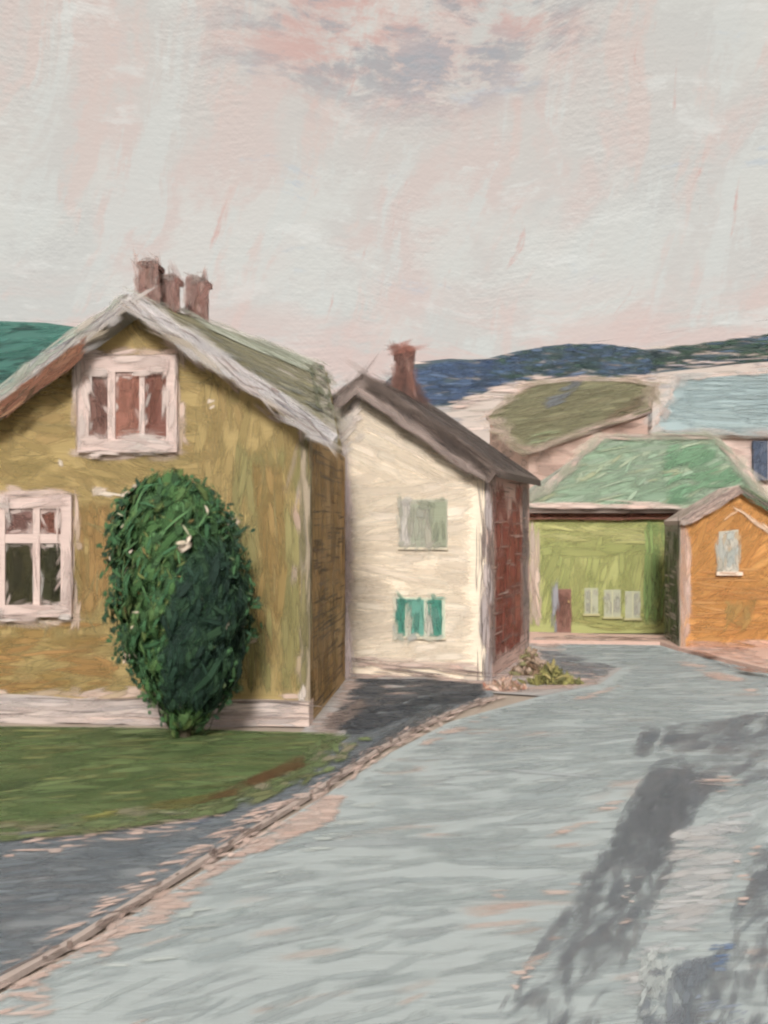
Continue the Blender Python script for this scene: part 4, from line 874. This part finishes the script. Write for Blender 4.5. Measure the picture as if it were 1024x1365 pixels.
# ------------------------------------------------------------------ green house
def green_house():
    Y0 = 31.6; X0 = at(705, 700, Y0)[0]; X1 = 12.25; Dp = 7.0; eave = 3.95
    fr = Frame((X0, Y0, 0), (1, 0, 0), Z); Wd = X1 - X0
    T = thing('house', 'low lime green house with hipped green roof, brown door and three pale windows', 'house', ((X0 + X1) / 2, Y0, 0))
    w = Paint(31)
    w.slab([fr.p(0, 0), fr.p(Wd, 0), fr.p(Wd, eave), fr.p(0, eave)], V(0, Dp, 0), '#a6a85e', '#a9a070')
    vis = [(.1, .1), (Wd, .1), (Wd, eave), (.1, eave)]
    lim = [('#9ea455', 5), ('#a9ab5c', 5), ('#b3b264', 3), ('#8f9a50', 3), ('#98a05a', 2)]
    w.brush(fr, vis, 420, 60, 12, lim, lambda x, y: np.where(y > 2.6, 4, 82), 10, .006, 3e-5, nb=6, edge=-1)
    w.brush(fr, [(.0, .1), (.42, .1), (.35, 3.9), (.0, 3.9)], 44, 60, 8, PINKS + [('#c3bc80', 3)], 90, 6, .03, 3e-5)
    w.brush(fr, [(.1, 2.9), (4.5, 2.9), (4.5, 3.4), (.1, 3.6)], 40, 70, 6, [('#bdbb6a', 3), ('#b3b26a', 3), ('#c6c27c', 2)], 0, 6, .03, 3e-5)
    w.brush(fr, [(1.2, .1), (4.4, .1), (4.4, .7), (1.2, .7)], 30, 60, 6, [('#a5a655', 3), ('#97984e', 3), ('#b3a860', 2)], 0, 5, .03, 3e-5)
    w.brush(fr, [(3.7, .1), (4.4, .1), (4.4, 3.8), (3.7, 3.8)], 50, 60, 8, [('#7f9a50', 3), ('#6f8f4c', 3), ('#8fa356', 3)], 90, 5, .032, 3e-5)
    w.build('wall', T)
    r = Paint(33)
    ov = .4; ez = eave + .1
    EL, ER = V(X0 - .25, Y0 - ov, ez), V(X1 + .2, Y0 - ov, ez)
    BLc, BRc = V(X0 - .25, Y0 + Dp + ov, ez), V(X1 + .2, Y0 + Dp + ov, ez)
    r1, r2 = at(806, 585, 35.1), at(955, 587, 35.1); r2[2] = r1[2]
    dn = V(0, 0, -.16)
    r.face([EL, ER, r2, r1], '#86a084'); r.face([EL, r1, BLc], '#98a090'); r.face([ER, BRc, r2], '#7f9a80'); r.face([r1, r2, BRc, BLc], '#7f9a80')
    r.slab([EL, BLc, BRc, ER], dn, '#8a7a70')
    rf = Frame(EL, ER - EL, r1 - EL); q4 = [rf.uv(p) for p in (EL, ER, r2, r1)]
    gr = [('#84a083', 4), ('#789679', 4), ('#93a78f', 3), ('#a3ae9d', 2), ('#6f9176', 2), ('#999f80', 2)]
    r.brush(rf, q4, 520, 60, 11, gr, 24, 12, .02, 4e-5, nb=6, edge=-1)
    r.brush(rf, q4, 90, 50, 6, [('#a9b79f', 3), ('#a39f70', 3), ('#83a890', 3)], 30, 14, .04, 4e-5, nb=4, edge=-2)
    rtp = [rf.px(*q) for q in ((880, 595), (950, 592), (1000, 640), (880, 690))]
    r.brush(rf, rtp, 110, 60, 10, [('#6a9572', 4), ('#789f7a', 3), ('#608a66', 3)], 30, 12, .05, 4e-5, nb=5)
    lf = Frame(BLc, EL - BLc, r1 - BLc)
    r.brush(lf, [lf.uv(p) for p in (BLc, EL, r1)], 60, 50, 11, [('#a39f92', 3), ('#b7aca0', 3), ('#8f9a86', 3)], 50, 14, .02, 4e-5, nb=5)
    for p, q, pal, nn in ((EL, r1, PINKS + [('#8f8a84', 2), ('#a09890', 3)], 40), (r1, r2, PINKS + [('#a9a89a', 3), ('#7d7a74', 2)], 46), (r2, ER, PINKS + [('#7f9a80', 3)], 40)):
        r.line(p, q, rf.n, nn, 50, 7, pal, 4, 5, lift=.07, step=3e-5)
    for p, q in ((EL, r1), (r1, r2), (r2, ER)): r.smudge(p, q, rf.n, 40, gr + PINKS, jit=8, W=12, lift=.1)
    r.line(r1, r2, rf.n, 8, 90, 1.8, SKETCH, 5, 3, lift=.1, step=3e-5, nb=2)
    r.line(EL, V(EL[0] + 4.6, *EL[1:]), rf.n, 46, 50, 9, PINKS + [('#b9b0a4', 2)], 5, 5, lift=.09, step=3e-5)
    r.build('roof', T)
    f = Paint(31)
    f.board(fr, -.2, eave - .26, Wd, eave - .06, .003, .16, '#8a5a48')
    f.brush(fr, [(-.2, eave - .28), (Wd, eave - .28), (Wd, eave - .04), (-.2, eave - .04)], 80, 60, 6, [('#8a5040', 4), ('#7a4638', 3), ('#a06a54', 3), ('#75573a', 2)], 0, 4, .164, 3e-5, nb=4, edge=1)
    f.build('fascia', T)
    d = Paint(31); a0, b1 = fr.px(741, 785); a1, _ = fr.px(761, 785); b0 = .0
    d.board(fr, a0, b0, a1, b1, .003, .07, '#8a6052')
    d.brush(fr, [(a0, .05), (a1, .05), (a1, b1), (a0, b1)], 26, 34, 8, [('#84584a', 4), ('#764c42', 3), ('#96705e', 2)], 90, 5, .075, 3e-5, nb=4, edge=1)
    d.line(fr.p(a0 - .08, .1, .06), fr.p(a0 - .08, 1.3, .06), fr.n, 9, 30, 6, [('#9a9aa0', 3), ('#8a8a94', 2)], 3, 4, lift=.02)
    do = d.build('door', T)
    k = Paint(31); k.board(fr, a1 - .12, 1.0, a1 - .06, 1.06, .08, .13, '#b59a5a'); k.build('handle', do)
    for x0, y0, x1, y1 in ((779, 784, 797, 818), (805, 786, 827, 822), (833, 788, 853, 824)):
        p = Paint(31, .3); l, t_ = fr.px(x0, y0); r_, b_ = fr.px(x1, y1)
        p.board(fr, l, b_, r_, t_, .003, .05, '#a9aa90')
        p.brush(fr, [(l, b_), (r_, b_), (r_, t_), (l, t_)], 14, 26, 7, [('#b3b0a0', 4), ('#a9aaa0', 3), ('#bdb6ac', 2), ('#a0a478', 2)], 88, 6, .055, 3e-5, nb=4, edge=1)
        wo = p.build('window', T)
        g = Paint(31); g.board(fr, (l + r_) / 2 - .02, b_, (l + r_) / 2 + .02, t_, .06, .08, '#b9b892'); g.board(fr, l - .05, b_ - .06, r_ + .05, b_, .003, .1, '#b3ab78'); g.build('window_frame', wo)


green_house()

# ------------------------------------------------------------------ orange house
def orange_house():
    th = R(6.0); ex = V(math.cos(th), -math.sin(th), 0); vy = V(math.sin(th), math.cos(th), 0)
    o = V(8.30, 27.25, 0); fr = Frame(o, ex, Z); hw = fr.px(984, 800)[0]; Wd = 2 * hw; Ld = 2.3
    T = thing('house', 'small bright orange gabled house with one small pale attic window', 'house', o + ex * hw)
    eave = fr.px(908, 700)[1]; apex = fr.px(984, 655)[1]
    w = Paint(28)
    front = [(0, 0), (Wd, 0), (Wd, eave), (hw, apex), (0, eave)]
    w.slab([fr.p(*q) for q in front], vy * Ld, '#cb8d3a', '#7a6a4a')
    pal = [('#c98a34', 5), ('#d1933e', 5), ('#bd7c2a', 3), ('#d39c4a', 2), ('#b57632', 2)]
    w.brush(fr, grow(front, -.04), 330, 56, 12, pal, lambda x, y: np.where(y > 2.2, 30, 2) + 20 * np.sin(x), 14, .006, 3e-5, nb=7)
    w.brush(fr, [(0, .5), (Wd, .5), (Wd, 2.3), (0, 2.3)], 50, 70, 4, [('#d19a50', 3), ('#a86c2c', 3)], -4, 8, .03, 3e-5, nb=3)
    w.brush(fr, [(0, 0), (Wd, 0), (Wd, .35), (0, .3)], 40, 50, 7, [('#d3a58c', 3), ('#cf9678', 3), ('#d9b8a6', 2), ('#b37d50', 3)], -4, 8, .032, 3e-5)
    w.brush(fr, [(0, .2), (.28, .2), (.28, eave), (0, eave)], 40, 50, 7, PINKS + [('#c98f60', 3)], 88, 6, .032, 3e-5)
    w.brush(fr, [fr.px(*q) for q in ((965, 800), (1010, 790), (1010, 850), (965, 850))], 20, 40, 9, [('#a98a48', 3), ('#b0843a', 3)], 60, 20, .034, 3e-5)
    w.smudge(fr.p(.05, .1, .04), fr.p(.05, eave, .04), fr.n, 40, PINKS + [('#8a7a72', 3), ('#c98a44', 3)], jit=2, W=6, aj=8)
    w.build('wall', T)
    sf = Frame(o + vy * Ld, -vy, Z); s = Paint(29)
    sp = [(0, 0), (Ld, 0), (Ld, eave), (0, eave)]
    s.slab([sf.p(*q, .04) for q in sp], sf.n * -.037, '#8a8a78')
    sz = lambda x, y: (np.ones_like(x), np.full_like(x, 3.0)); sz2 = lambda x, y: (np.full_like(x, 3.5), np.ones_like(x))
    s.brush(sf, sp, 90, 50, 7, [('#5d6f3c', 4), ('#4d5f36', 4), ('#6d7a4a', 3), ('#3f4f34', 2)], 90, 5, .046, 3e-5, size=sz)
    s.brush(sf, sp, 46, 22, 4, [('#c9b5a8', 4), ('#b0a89a', 3), ('#3f4a38', 2)], 0, 1, .06, 3e-5, nb=3, size=sz2, curve=.004, opac=(.3, .9))
    s.line(sf.p(Ld, .1, .05), sf.p(Ld, eave, .05), sf.n, 30, 40, 4, [('#6a5a52', 3), ('#84706a', 3), ('#bda398', 2)], 3, 3, lift=.02)
    s.build('side_wall', T, 'narrow dark green side wall')
    r = Paint(28.5); sl = (apex - eave) / hw; top = apex + .16; oh = .06; ov = .18
    def rp(a, d): return fr.p(a, top - abs(a - hw) * sl, -d)
    A, B = rp(hw, -ov), rp(hw, Ld); C, Dn = rp(Wd + oh, -ov), rp(Wd + oh, Ld); E, G = rp(-oh, -ov), rp(-oh, Ld)
    r.slab([A, C, Dn, B], V(0, 0, -.12), '#5a7a58', '#6a6a58'); r.slab([A, B, G, E], V(0, 0, -.12), '#bda89c', '#a8958a')
    lf = Frame(E, A - E, G - E)
    if lf.n[2] < 0: lf = Frame(E, G - E, A - E)
    q4 = [lf.uv(p) for p in (E, A, B, G)]
    r.brush(lf, q4, 110, 40, 8, [('#bda698', 3), ('#cdb2a6', 4), ('#94887e', 2), ('#98a08a', 2)], 40, 20, .02, 3e-5, nb=5)
    r.build('roof', T)
    for p, q, pal, lb in ((E, A, [('#d0b5a8', 4), ('#b8a499', 3), ('#95867e', 2), ('#c4a596', 3)], 'pinkish grey gable board'), (A, C, [('#4f6a46', 4), ('#5f7a50', 3), ('#3f5a40', 3), ('#b79f94', 2)], 'dark green gable board')):
        b = Paint(28); d = unit(q - p); up = np.cross(fr.n, d); up = up if up[2] > 0 else -up; ww = .17
        p2, q2 = p + fr.n * .03, q + fr.n * .03
        b.slab([p2 - up * ww, q2 - up * ww, q2, p2], fr.n * -.06, '#a08f84')
        l = np.linalg.norm(q - p); bf = Frame(p2 - up * ww, d, up)
        b.brush(bf, [(0, 0), (l, 0), (l, ww), (0, ww)], 60, 36, 6, pal, 0, 7, .006, 3e-5, nb=4, edge=3)
        b.brush(bf, [(0, 0), (l, 0), (l, ww), (0, ww)], 14, 40, 2.2, SKETCH, 0, 6, .02, 3e-5, nb=2, edge=2)
        b.build('bargeboard', T, lb)
    # arched window with a ledge
    p = Paint(28, .3); a0, b0 = fr.px(958, 762); a1, b1 = fr.px(984, 718); am = (a0 + a1) / 2; _, bt = fr.px(970, 702)
    arch = [(a0, b0), (a1, b0), (a1, bt - .08), (a0, bt - .14)]
    p.slab([fr.p(*q, .05) for q in arch], fr.n * -.047, '#b0aca0')
    p.brush(fr, arch, 50, 30, 7, [('#b9bcb4', 4), ('#a3adaa', 3), ('#cfc6b6', 3), ('#c9a878', 3)], 85, 8, .056, 3e-5, nb=4, edge=3, blend=.1)
    wo = p.build('window', T)
    g = Paint(28)
    g.board(fr, a0 - .08, b0 - .1, a1 + .1, b0, .003, .14, '#d9c4b0'); g.brush(fr, [(a0 - .08, b0 - .1), (a1 + .1, b0 - .1), (a1 + .1, b0), (a0 - .08, b0)], 8, 30, 4, [('#e0c9b4', 3), ('#d9b090', 2)], 0, 4, .145, 3e-5)
    g.build('window_sill', wo)
    # pale painted moulding under the right rake
    m = Paint(28)
    m.line(fr.p(*fr.px(968, 690), .04), fr.p(*fr.px(985, 680), .04), fr.n, 5, 20, 4, [('#e0b890', 3), ('#d9a878', 2)], 1, 4, lift=.02)
    m.line(fr.p(*fr.px(985, 680), .04), fr.p(*fr.px(1034, 715), .04), fr.n, 12, 40, 5, [('#dcb898', 3), ('#e0c4a8', 2)], 1, 4, lift=.02)
    m.build('moulding', T)


orange_house()

# ------------------------------------------------------------------ roofs further up the slope
def slope_house(label, pts, D0, tiltpts, pal, wall, ang, n, edge_pal, extra=None):
    """roof slope through three known points; walls drop from its outline to the ground"""
    p0, p1, p2 = (at(*q) for q in tiltpts)
    nn = unit(np.cross(p1 - p0, p2 - p0)); nn = nn if nn[2] > 0 else -nn
    P = [hit(x, y, p0, nn) for x, y in pts]
    c = np.mean(P, axis=0)
    T = thing('house', label, 'house', (c[0], c[1], 0))
    w = Paint(D0)
    top = [p - nn * .14 for p in P]; cc = np.mean(top, axis=0)
    ins = [cc + (p - cc) * .96 for p in top]
    for i in range(len(ins)):
        a, b = ins[i], ins[(i + 1) % len(ins)]
        q = [V(a[0], a[1], 0), V(b[0], b[1], 0), b, a]
        w.face(q, wall[0][0])
        d = b - a; d = V(d[0], d[1], 0)
        if np.linalg.norm(d) < .2: continue
        f = Frame(V(a[0], a[1], 0), d, Z)
        out = f.n if np.dot(f.n, (a + b) / 2 - cc) > 0 else -f.n
        if np.dot(out, EYEP - a) < 0: continue
        if np.dot(f.n, out) < 0: f = Frame(V(b[0], b[1], 0), -d, Z); a, b = b, a
        l = np.linalg.norm(d)
        w.brush(f, [(0, max(0, a[2] - 4)), (l, max(0, b[2] - 4)), (l, b[2]), (0, a[2])], 60, 60, 9, wall, 0, 8, .01, 4e-5)
    w.build('wall', T)
    r = Paint(D0); r.slab(P, nn * -.13, pal[0][0], '#a8968c')
    f = Frame(P[0], V(1, 0, 0) - nn * nn[0], np.cross(nn, V(1, 0, 0)))
    if np.dot(f.n, nn) < 0: f = Frame(P[0], V(-1, 0, 0) + nn * nn[0], np.cross(nn, V(-1, 0, 0)))
    uv = [f.uv(p) for p in P]
    r.brush(f, uv, n, 64, 12, pal, ang, 8, .02, 5e-5, nb=7, edge=-2)
    r.brush(f, uv, n // 3, 56, 4, pal, ang, 8, .05, 5e-5, nb=3, edge=-1)
    if extra: extra(r, f)
    for i in range(len(P)):
        r.line(P[i], P[(i + 1) % len(P)], nn, int(6 + np.linalg.norm(P[i] - P[(i + 1) % len(P)]) * 2.2), 44, 5, edge_pal, 3, 6, lift=.07, step=5e-5, opac=(.25, .8))
    for i in range(len(P)):
        d_ = np.linalg.norm(P[i] - P[(i + 1) % len(P)]); r.smudge(P[i], P[(i + 1) % len(P)], nn, int(8 + d_ * 2.5), pal[:3] + edge_pal[:3], jit=8, L=50, W=14, lift=.1, opac=(.15, .6))
    r.build('roof', T)
    return T, P


def olive_extra(r, f):
    r.brush(f, f.pxs([(715, 535), (770, 505), (790, 505), (750, 540), (725, 550)]), 30, 40, 12, [('#6a6f72', 3), ('#74757a', 3), ('#5f6668', 2)], 30, 14, .06, 5e-5)
    r.brush(f, f.pxs([(800, 560), (862, 520), (868, 545), (820, 570)]), 30, 40, 11, [('#6f6048', 3), ('#7a6a50', 3)], 20, 10, .06, 5e-5)
    r.brush(f, f.pxs([(690, 590), (740, 570), (760, 578), (704, 600)]), 16, 40, 5, [('#8f9f6f', 3), ('#9aa380', 2)], 14, 8, .065, 5e-5)


slope_house('far house under a broad olive brown roof, left of the pale blue roof', [(702, 603), (868, 547), (874, 515), (840, 508), (760, 508), (705, 514), (648, 556), (690, 596)][::1], 48, ((702, 603, 43), (868, 547, 46), (760, 508, 52)),
            [('#7d7957', 4), ('#8a8562', 4), ('#706c4d', 4), ('#868a66', 2), ('#7a6e50', 2)], [('#c9a99a', 4), ('#d6bcae', 3), ('#a98a7c', 2)], 14, 330, PINKS + [('#8a7a68', 3), ('#9a7460', 2)], olive_extra)
Tb, Pb = slope_house('far house under a pale blue grey roof with pink walls', [(868, 577), (1140, 584), (1140, 492), (1000, 499), (905, 506)], 45, ((868, 577, 42), (1140, 584, 41.5), (905, 506, 48)),
            [('#93a7aa', 5), ('#9db0b1', 5), ('#889ea3', 4), ('#a9b8b7', 2), ('#82989c', 2)], [('#d3b8ad', 4), ('#dcc6bc', 3), ('#c09a8c', 2), ('#b8aea8', 2)], 3, 330, PINKS + [('#8f8a86', 2), ('#7d7a60', 1)])
# its dark blue window in the wall under the eave
fb = Frame(V(Pb[0][0], Pb[0][1] + .05, 0), (Pb[1] - Pb[0]) * V(1, 1, 0), Z)


def blue_window():
    w = Paint(42); a0, b1 = fb.px(1004, 588); a1, b0 = fb.px(1042, 640)
    w.board(fb, a0, b0, a1, b1, -.3, .12, '#5a6478')
    w.brush(fb, [(a0, b0), (a1, b0), (a1, b1), (a0, b1)], 40, 30, 9, [('#45546e', 4), ('#5a6a84', 3), ('#6f7a8c', 2), ('#3d4658', 2)], 70, 20, .13, 5e-5, edge=3)
    o = w.build('window', Tb, 'dark blue window under the eave')
    g = Paint(42); g.board(fb, (a0 + a1) / 2 - .03, b0, (a0 + a1) / 2 + .03, b1, .14, .18, '#b9aeb0'); g.build('window_frame', o)


blue_window()

# ------------------------------------------------------------------ plants
def bush():
    base = gnd(246, 986); base = V(base[0], 15.9, 0.07)
    T = thing('bush', 'tall egg shaped dark green bush in front of the ochre house', 'bush', base)
    sc = 15.9 / F
    def X(px): return (px - CX) * sc
    def Zz(py): return EYE - (py - HOR) * sc
    # outline of the crown: left and right rim by height
    prof = [(640, 205, 250), (660, 170, 285), (690, 148, 308), (730, 146, 316), (770, 152, 330), (810, 150, 334), (850, 160, 328), (890, 178, 320), (910, 188, 312), (928, 202, 300), (942, 220, 280)]
    py = np.array([p[0] for p in prof], float); pl = np.array([p[1] for p in prof], float); pr = np.array([p[2] for p in prof], float)
    def cloud(n, lo=640, hi=962, shell=.5, mask=None):
        y = RNG.uniform(lo, hi, n); l = np.interp(y, py, pl); r = np.interp(y, py, pr)
        keep = RNG.uniform(0, 1, n) < (r - l) / 184; y, l, r = y[keep], l[keep], r[keep]; m = len(y)
        a = RNG.uniform(0, 2 * np.pi, m); q = RNG.uniform(shell, 1.0, m) ** .6
        jag = 1 + .10 * np.sin(a * 5 + y * .09) + .08 * np.sin(a * 9 - y * .15) + RNG.normal(0, .035, m)
        cx = (l + r) / 2; rx = (r - l) / 2 * .87
        x = X(cx + rx * q * jag * np.cos(a)); yy = base[1] + np.minimum(rx * sc, 1.0) * .85 * q * jag * np.sin(a)
        z = Zz(y + RNG.normal(0, 5, m))
        nrm = np.stack([np.cos(a), np.sin(a), (800 - y) / 260 + RNG.normal(0, .1, m)], 1) + RNG.normal(0, .09, (m, 3))
        return np.stack([x, yy, z], 1), nrm, a, y
    g = Paint(16, .75)
    # inner body keeps the crown closed
    rings = []
    for y in np.linspace(660, 950, 12):
        l, r = np.interp(y, py, pl), np.interp(y, py, pr); cx, rx = (l + r) / 2, (r - l) / 2 * .68
        rings.append([V(X(cx + rx * math.cos(t) * (1 + .08 * math.sin(3 * t + y))), base[1] + min(rx * sc, .9) * .8 * math.sin(t), Zz(y)) for t in np.linspace(0, 2 * np.pi, 14, endpoint=False)])
    for i in range(11):
        for j in range(14): g.face([rings[i][j], rings[i + 1][j], rings[i + 1][(j + 1) % 14], rings[i][(j + 1) % 14]], '#2a4a2a')
    g.face(rings[0][::-1], '#2a4a2a'); g.face(rings[-1], '#2a4a2a')
    green = [('#345a2a', 5), ('#3d632f', 4), ('#2f502a', 4), ('#4a6a34', 3), ('#2c4a2a', 3), ('#52652e', 2)]
    pts, nr, a, y = cloud(5200)
    g.dabs(pts, nr, 28, 14, green, up=2.0)
    pts, nr, a, y = cloud(900, 650, 940, .92); g.dabs(pts, nr, 34, 8, [('#34603a', 3), ('#48703f', 2), ('#335f38', 3)], up=2.2)
    # ochre and pink flecks in the upper crown
    pts, nr, a, y = cloud(420, 665, 830, .9); k = (a > 3.3) & (a < 5.4); g.dabs(pts[k], nr[k], 15, 5, [('#4f6330', 4), ('#5f6830', 3), ('#6f6030', 1)])
    pts, nr, a, y = cloud(170, 660, 950, .97); k = (np.cos(a) > .25) | (y > 900) | (np.cos(a) < -.6); pts[:, 1] -= .05; g.dabs(pts[k], nr[k], 20, 7, [('#c9b8a4', 3), ('#b7a890', 2), ('#9a9a7a', 2)])
    # loose dabs and gaps along the rim
    pts, nr, a, y = cloud(2600, 642, 958, 1.0); k = np.abs(np.cos(a)) > .7; pts = pts[k]; pts[:, 0] += np.sign(np.cos(a[k])) * np.abs(RNG.normal(0, .10, len(pts))); pts[:, 2] += RNG.normal(0, .06, len(pts)); g.dabs(pts, nr[k] * .3 + V(0, -1, .2), 13, 8, [('#2b502c', 4), ('#24402c', 5), ('#355c34', 3), ('#4a5a38', 1)], up=.8)
    # stray twigs on the right rim
    pts, nr, a, y = cloud(700, 655, 850, 1.0); k = np.cos(a) > .55; pts = pts[k]; pts[:, 0] += RNG.uniform(0, .2, len(pts)); g.dabs(pts, nr[k], 11, 4, green)
    g.build('foliage', T)
    # darker leaf dabs: shade of the bush's right side put into the colour
    d = Paint(16, .75)
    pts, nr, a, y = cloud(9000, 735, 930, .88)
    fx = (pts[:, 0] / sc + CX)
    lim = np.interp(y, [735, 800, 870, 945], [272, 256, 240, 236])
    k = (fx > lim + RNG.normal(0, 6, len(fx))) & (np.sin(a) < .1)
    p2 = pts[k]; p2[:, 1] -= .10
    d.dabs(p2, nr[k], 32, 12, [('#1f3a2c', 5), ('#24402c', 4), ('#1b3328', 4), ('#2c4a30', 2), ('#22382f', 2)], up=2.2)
    d.build('foliage', T, 'shaded lower right of the bush, painted in darker blue green')
    t = Paint(16)
    for (x0, y0, x1, y1, w) in ((246, 985, 246, 940, .10), (246, 975, 228, 930, .05), (247, 972, 266, 930, .05), (245, 965, 240, 920, .04), (248, 980, 282, 925, .035)):
        p0, p1 = at(x0, y0, 15.9), at(x1, y1, 15.9); p0[2] = max(p0[2], .05)
        for k in range(6):
            a0, a1 = k * math.pi / 3, (k + 1) * math.pi / 3
            e = lambda a, q: q + V(math.cos(a), math.sin(a), 0)
            q = lambda a, c, r: c + V(math.cos(a) * r, math.sin(a) * r, 0)
            t.face([q(a0, p0, w), q(a1, p0, w), q(a1, p1, w * .6), q(a0, p1, w * .6)], '#3f3626')
    pts, nr, a, y = cloud(260, 925, 942, .2); pts[:, 2] -= .05
    t.dabs(pts, nr, 18, 6, [('#34402a', 4), ('#3f3a28', 3), ('#2a3a28', 3), ('#4a4430', 2)])
    t.build('trunk', T)


bush()


def tuft(name, label, cat, cx, cy, wpx, hpx, n, pal, L=17, W=8):
    b = gnd(cx, cy); D = b[1]; g = Paint(D)
    x = RNG.normal(0, .5, n) * wpx / F * D; y = RNG.normal(0, .3, n) * wpx / F * D * .6
    h = np.abs(RNG.normal(.4, .35, n)) * hpx / F * D * np.exp(-(x / (wpx / F * D)) ** 2 * 1.5)
    h = np.maximum(h, .04)
    pts = np.stack([b[0] + x, b[1] + y, h], 1); nr = np.stack([RNG.normal(0, .5, n), -np.ones(n), RNG.uniform(.1, .9, n)], 1)
    g.dabs(pts, nr, L, W, pal, up=.6)
    # stems
    for i in range(6):
        p0 = V(b[0] + RNG.normal(0, .25) * wpx / F * D, b[1] + RNG.normal(0, .05), .0); p1 = p0 + V(RNG.normal(0, .08), 0, hpx / F * D * RNG.uniform(.4, .8))
        g.slab([p0 - V(.012, 0, 0), p0 + V(.012, 0, 0), p1 + V(.006, 0, 0), p1 - V(.006, 0, 0)], V(0, .015, 0), pal[0][0])
    o = g.build(name); o['label'] = label; o['category'] = cat
    return o


tuft('grass_tuft', 'small olive green grass tuft at the street corner by the cream house', 'grass tuft', 736, 912, 24, 20, 300, [('#6f6a30', 4), ('#7d7838', 3), ('#5a5a2c', 3), ('#8a7d44', 2)])
tuft('shrub', 'low brown green shrub beside the red side wall', 'shrub', 708, 900, 20, 30, 260, [('#7d6248', 3), ('#8f7860', 3), ('#6a5038', 3), ('#a98f7c', 2), ('#6f6a40', 4)])
tuft('shrub', 'rusty red weeds at the foot of the red wall', 'shrub', 672, 920, 20, 12, 120, [('#94604a', 3), ('#a98672', 3), ('#7d6248', 3), ('#b79c8c', 2)])
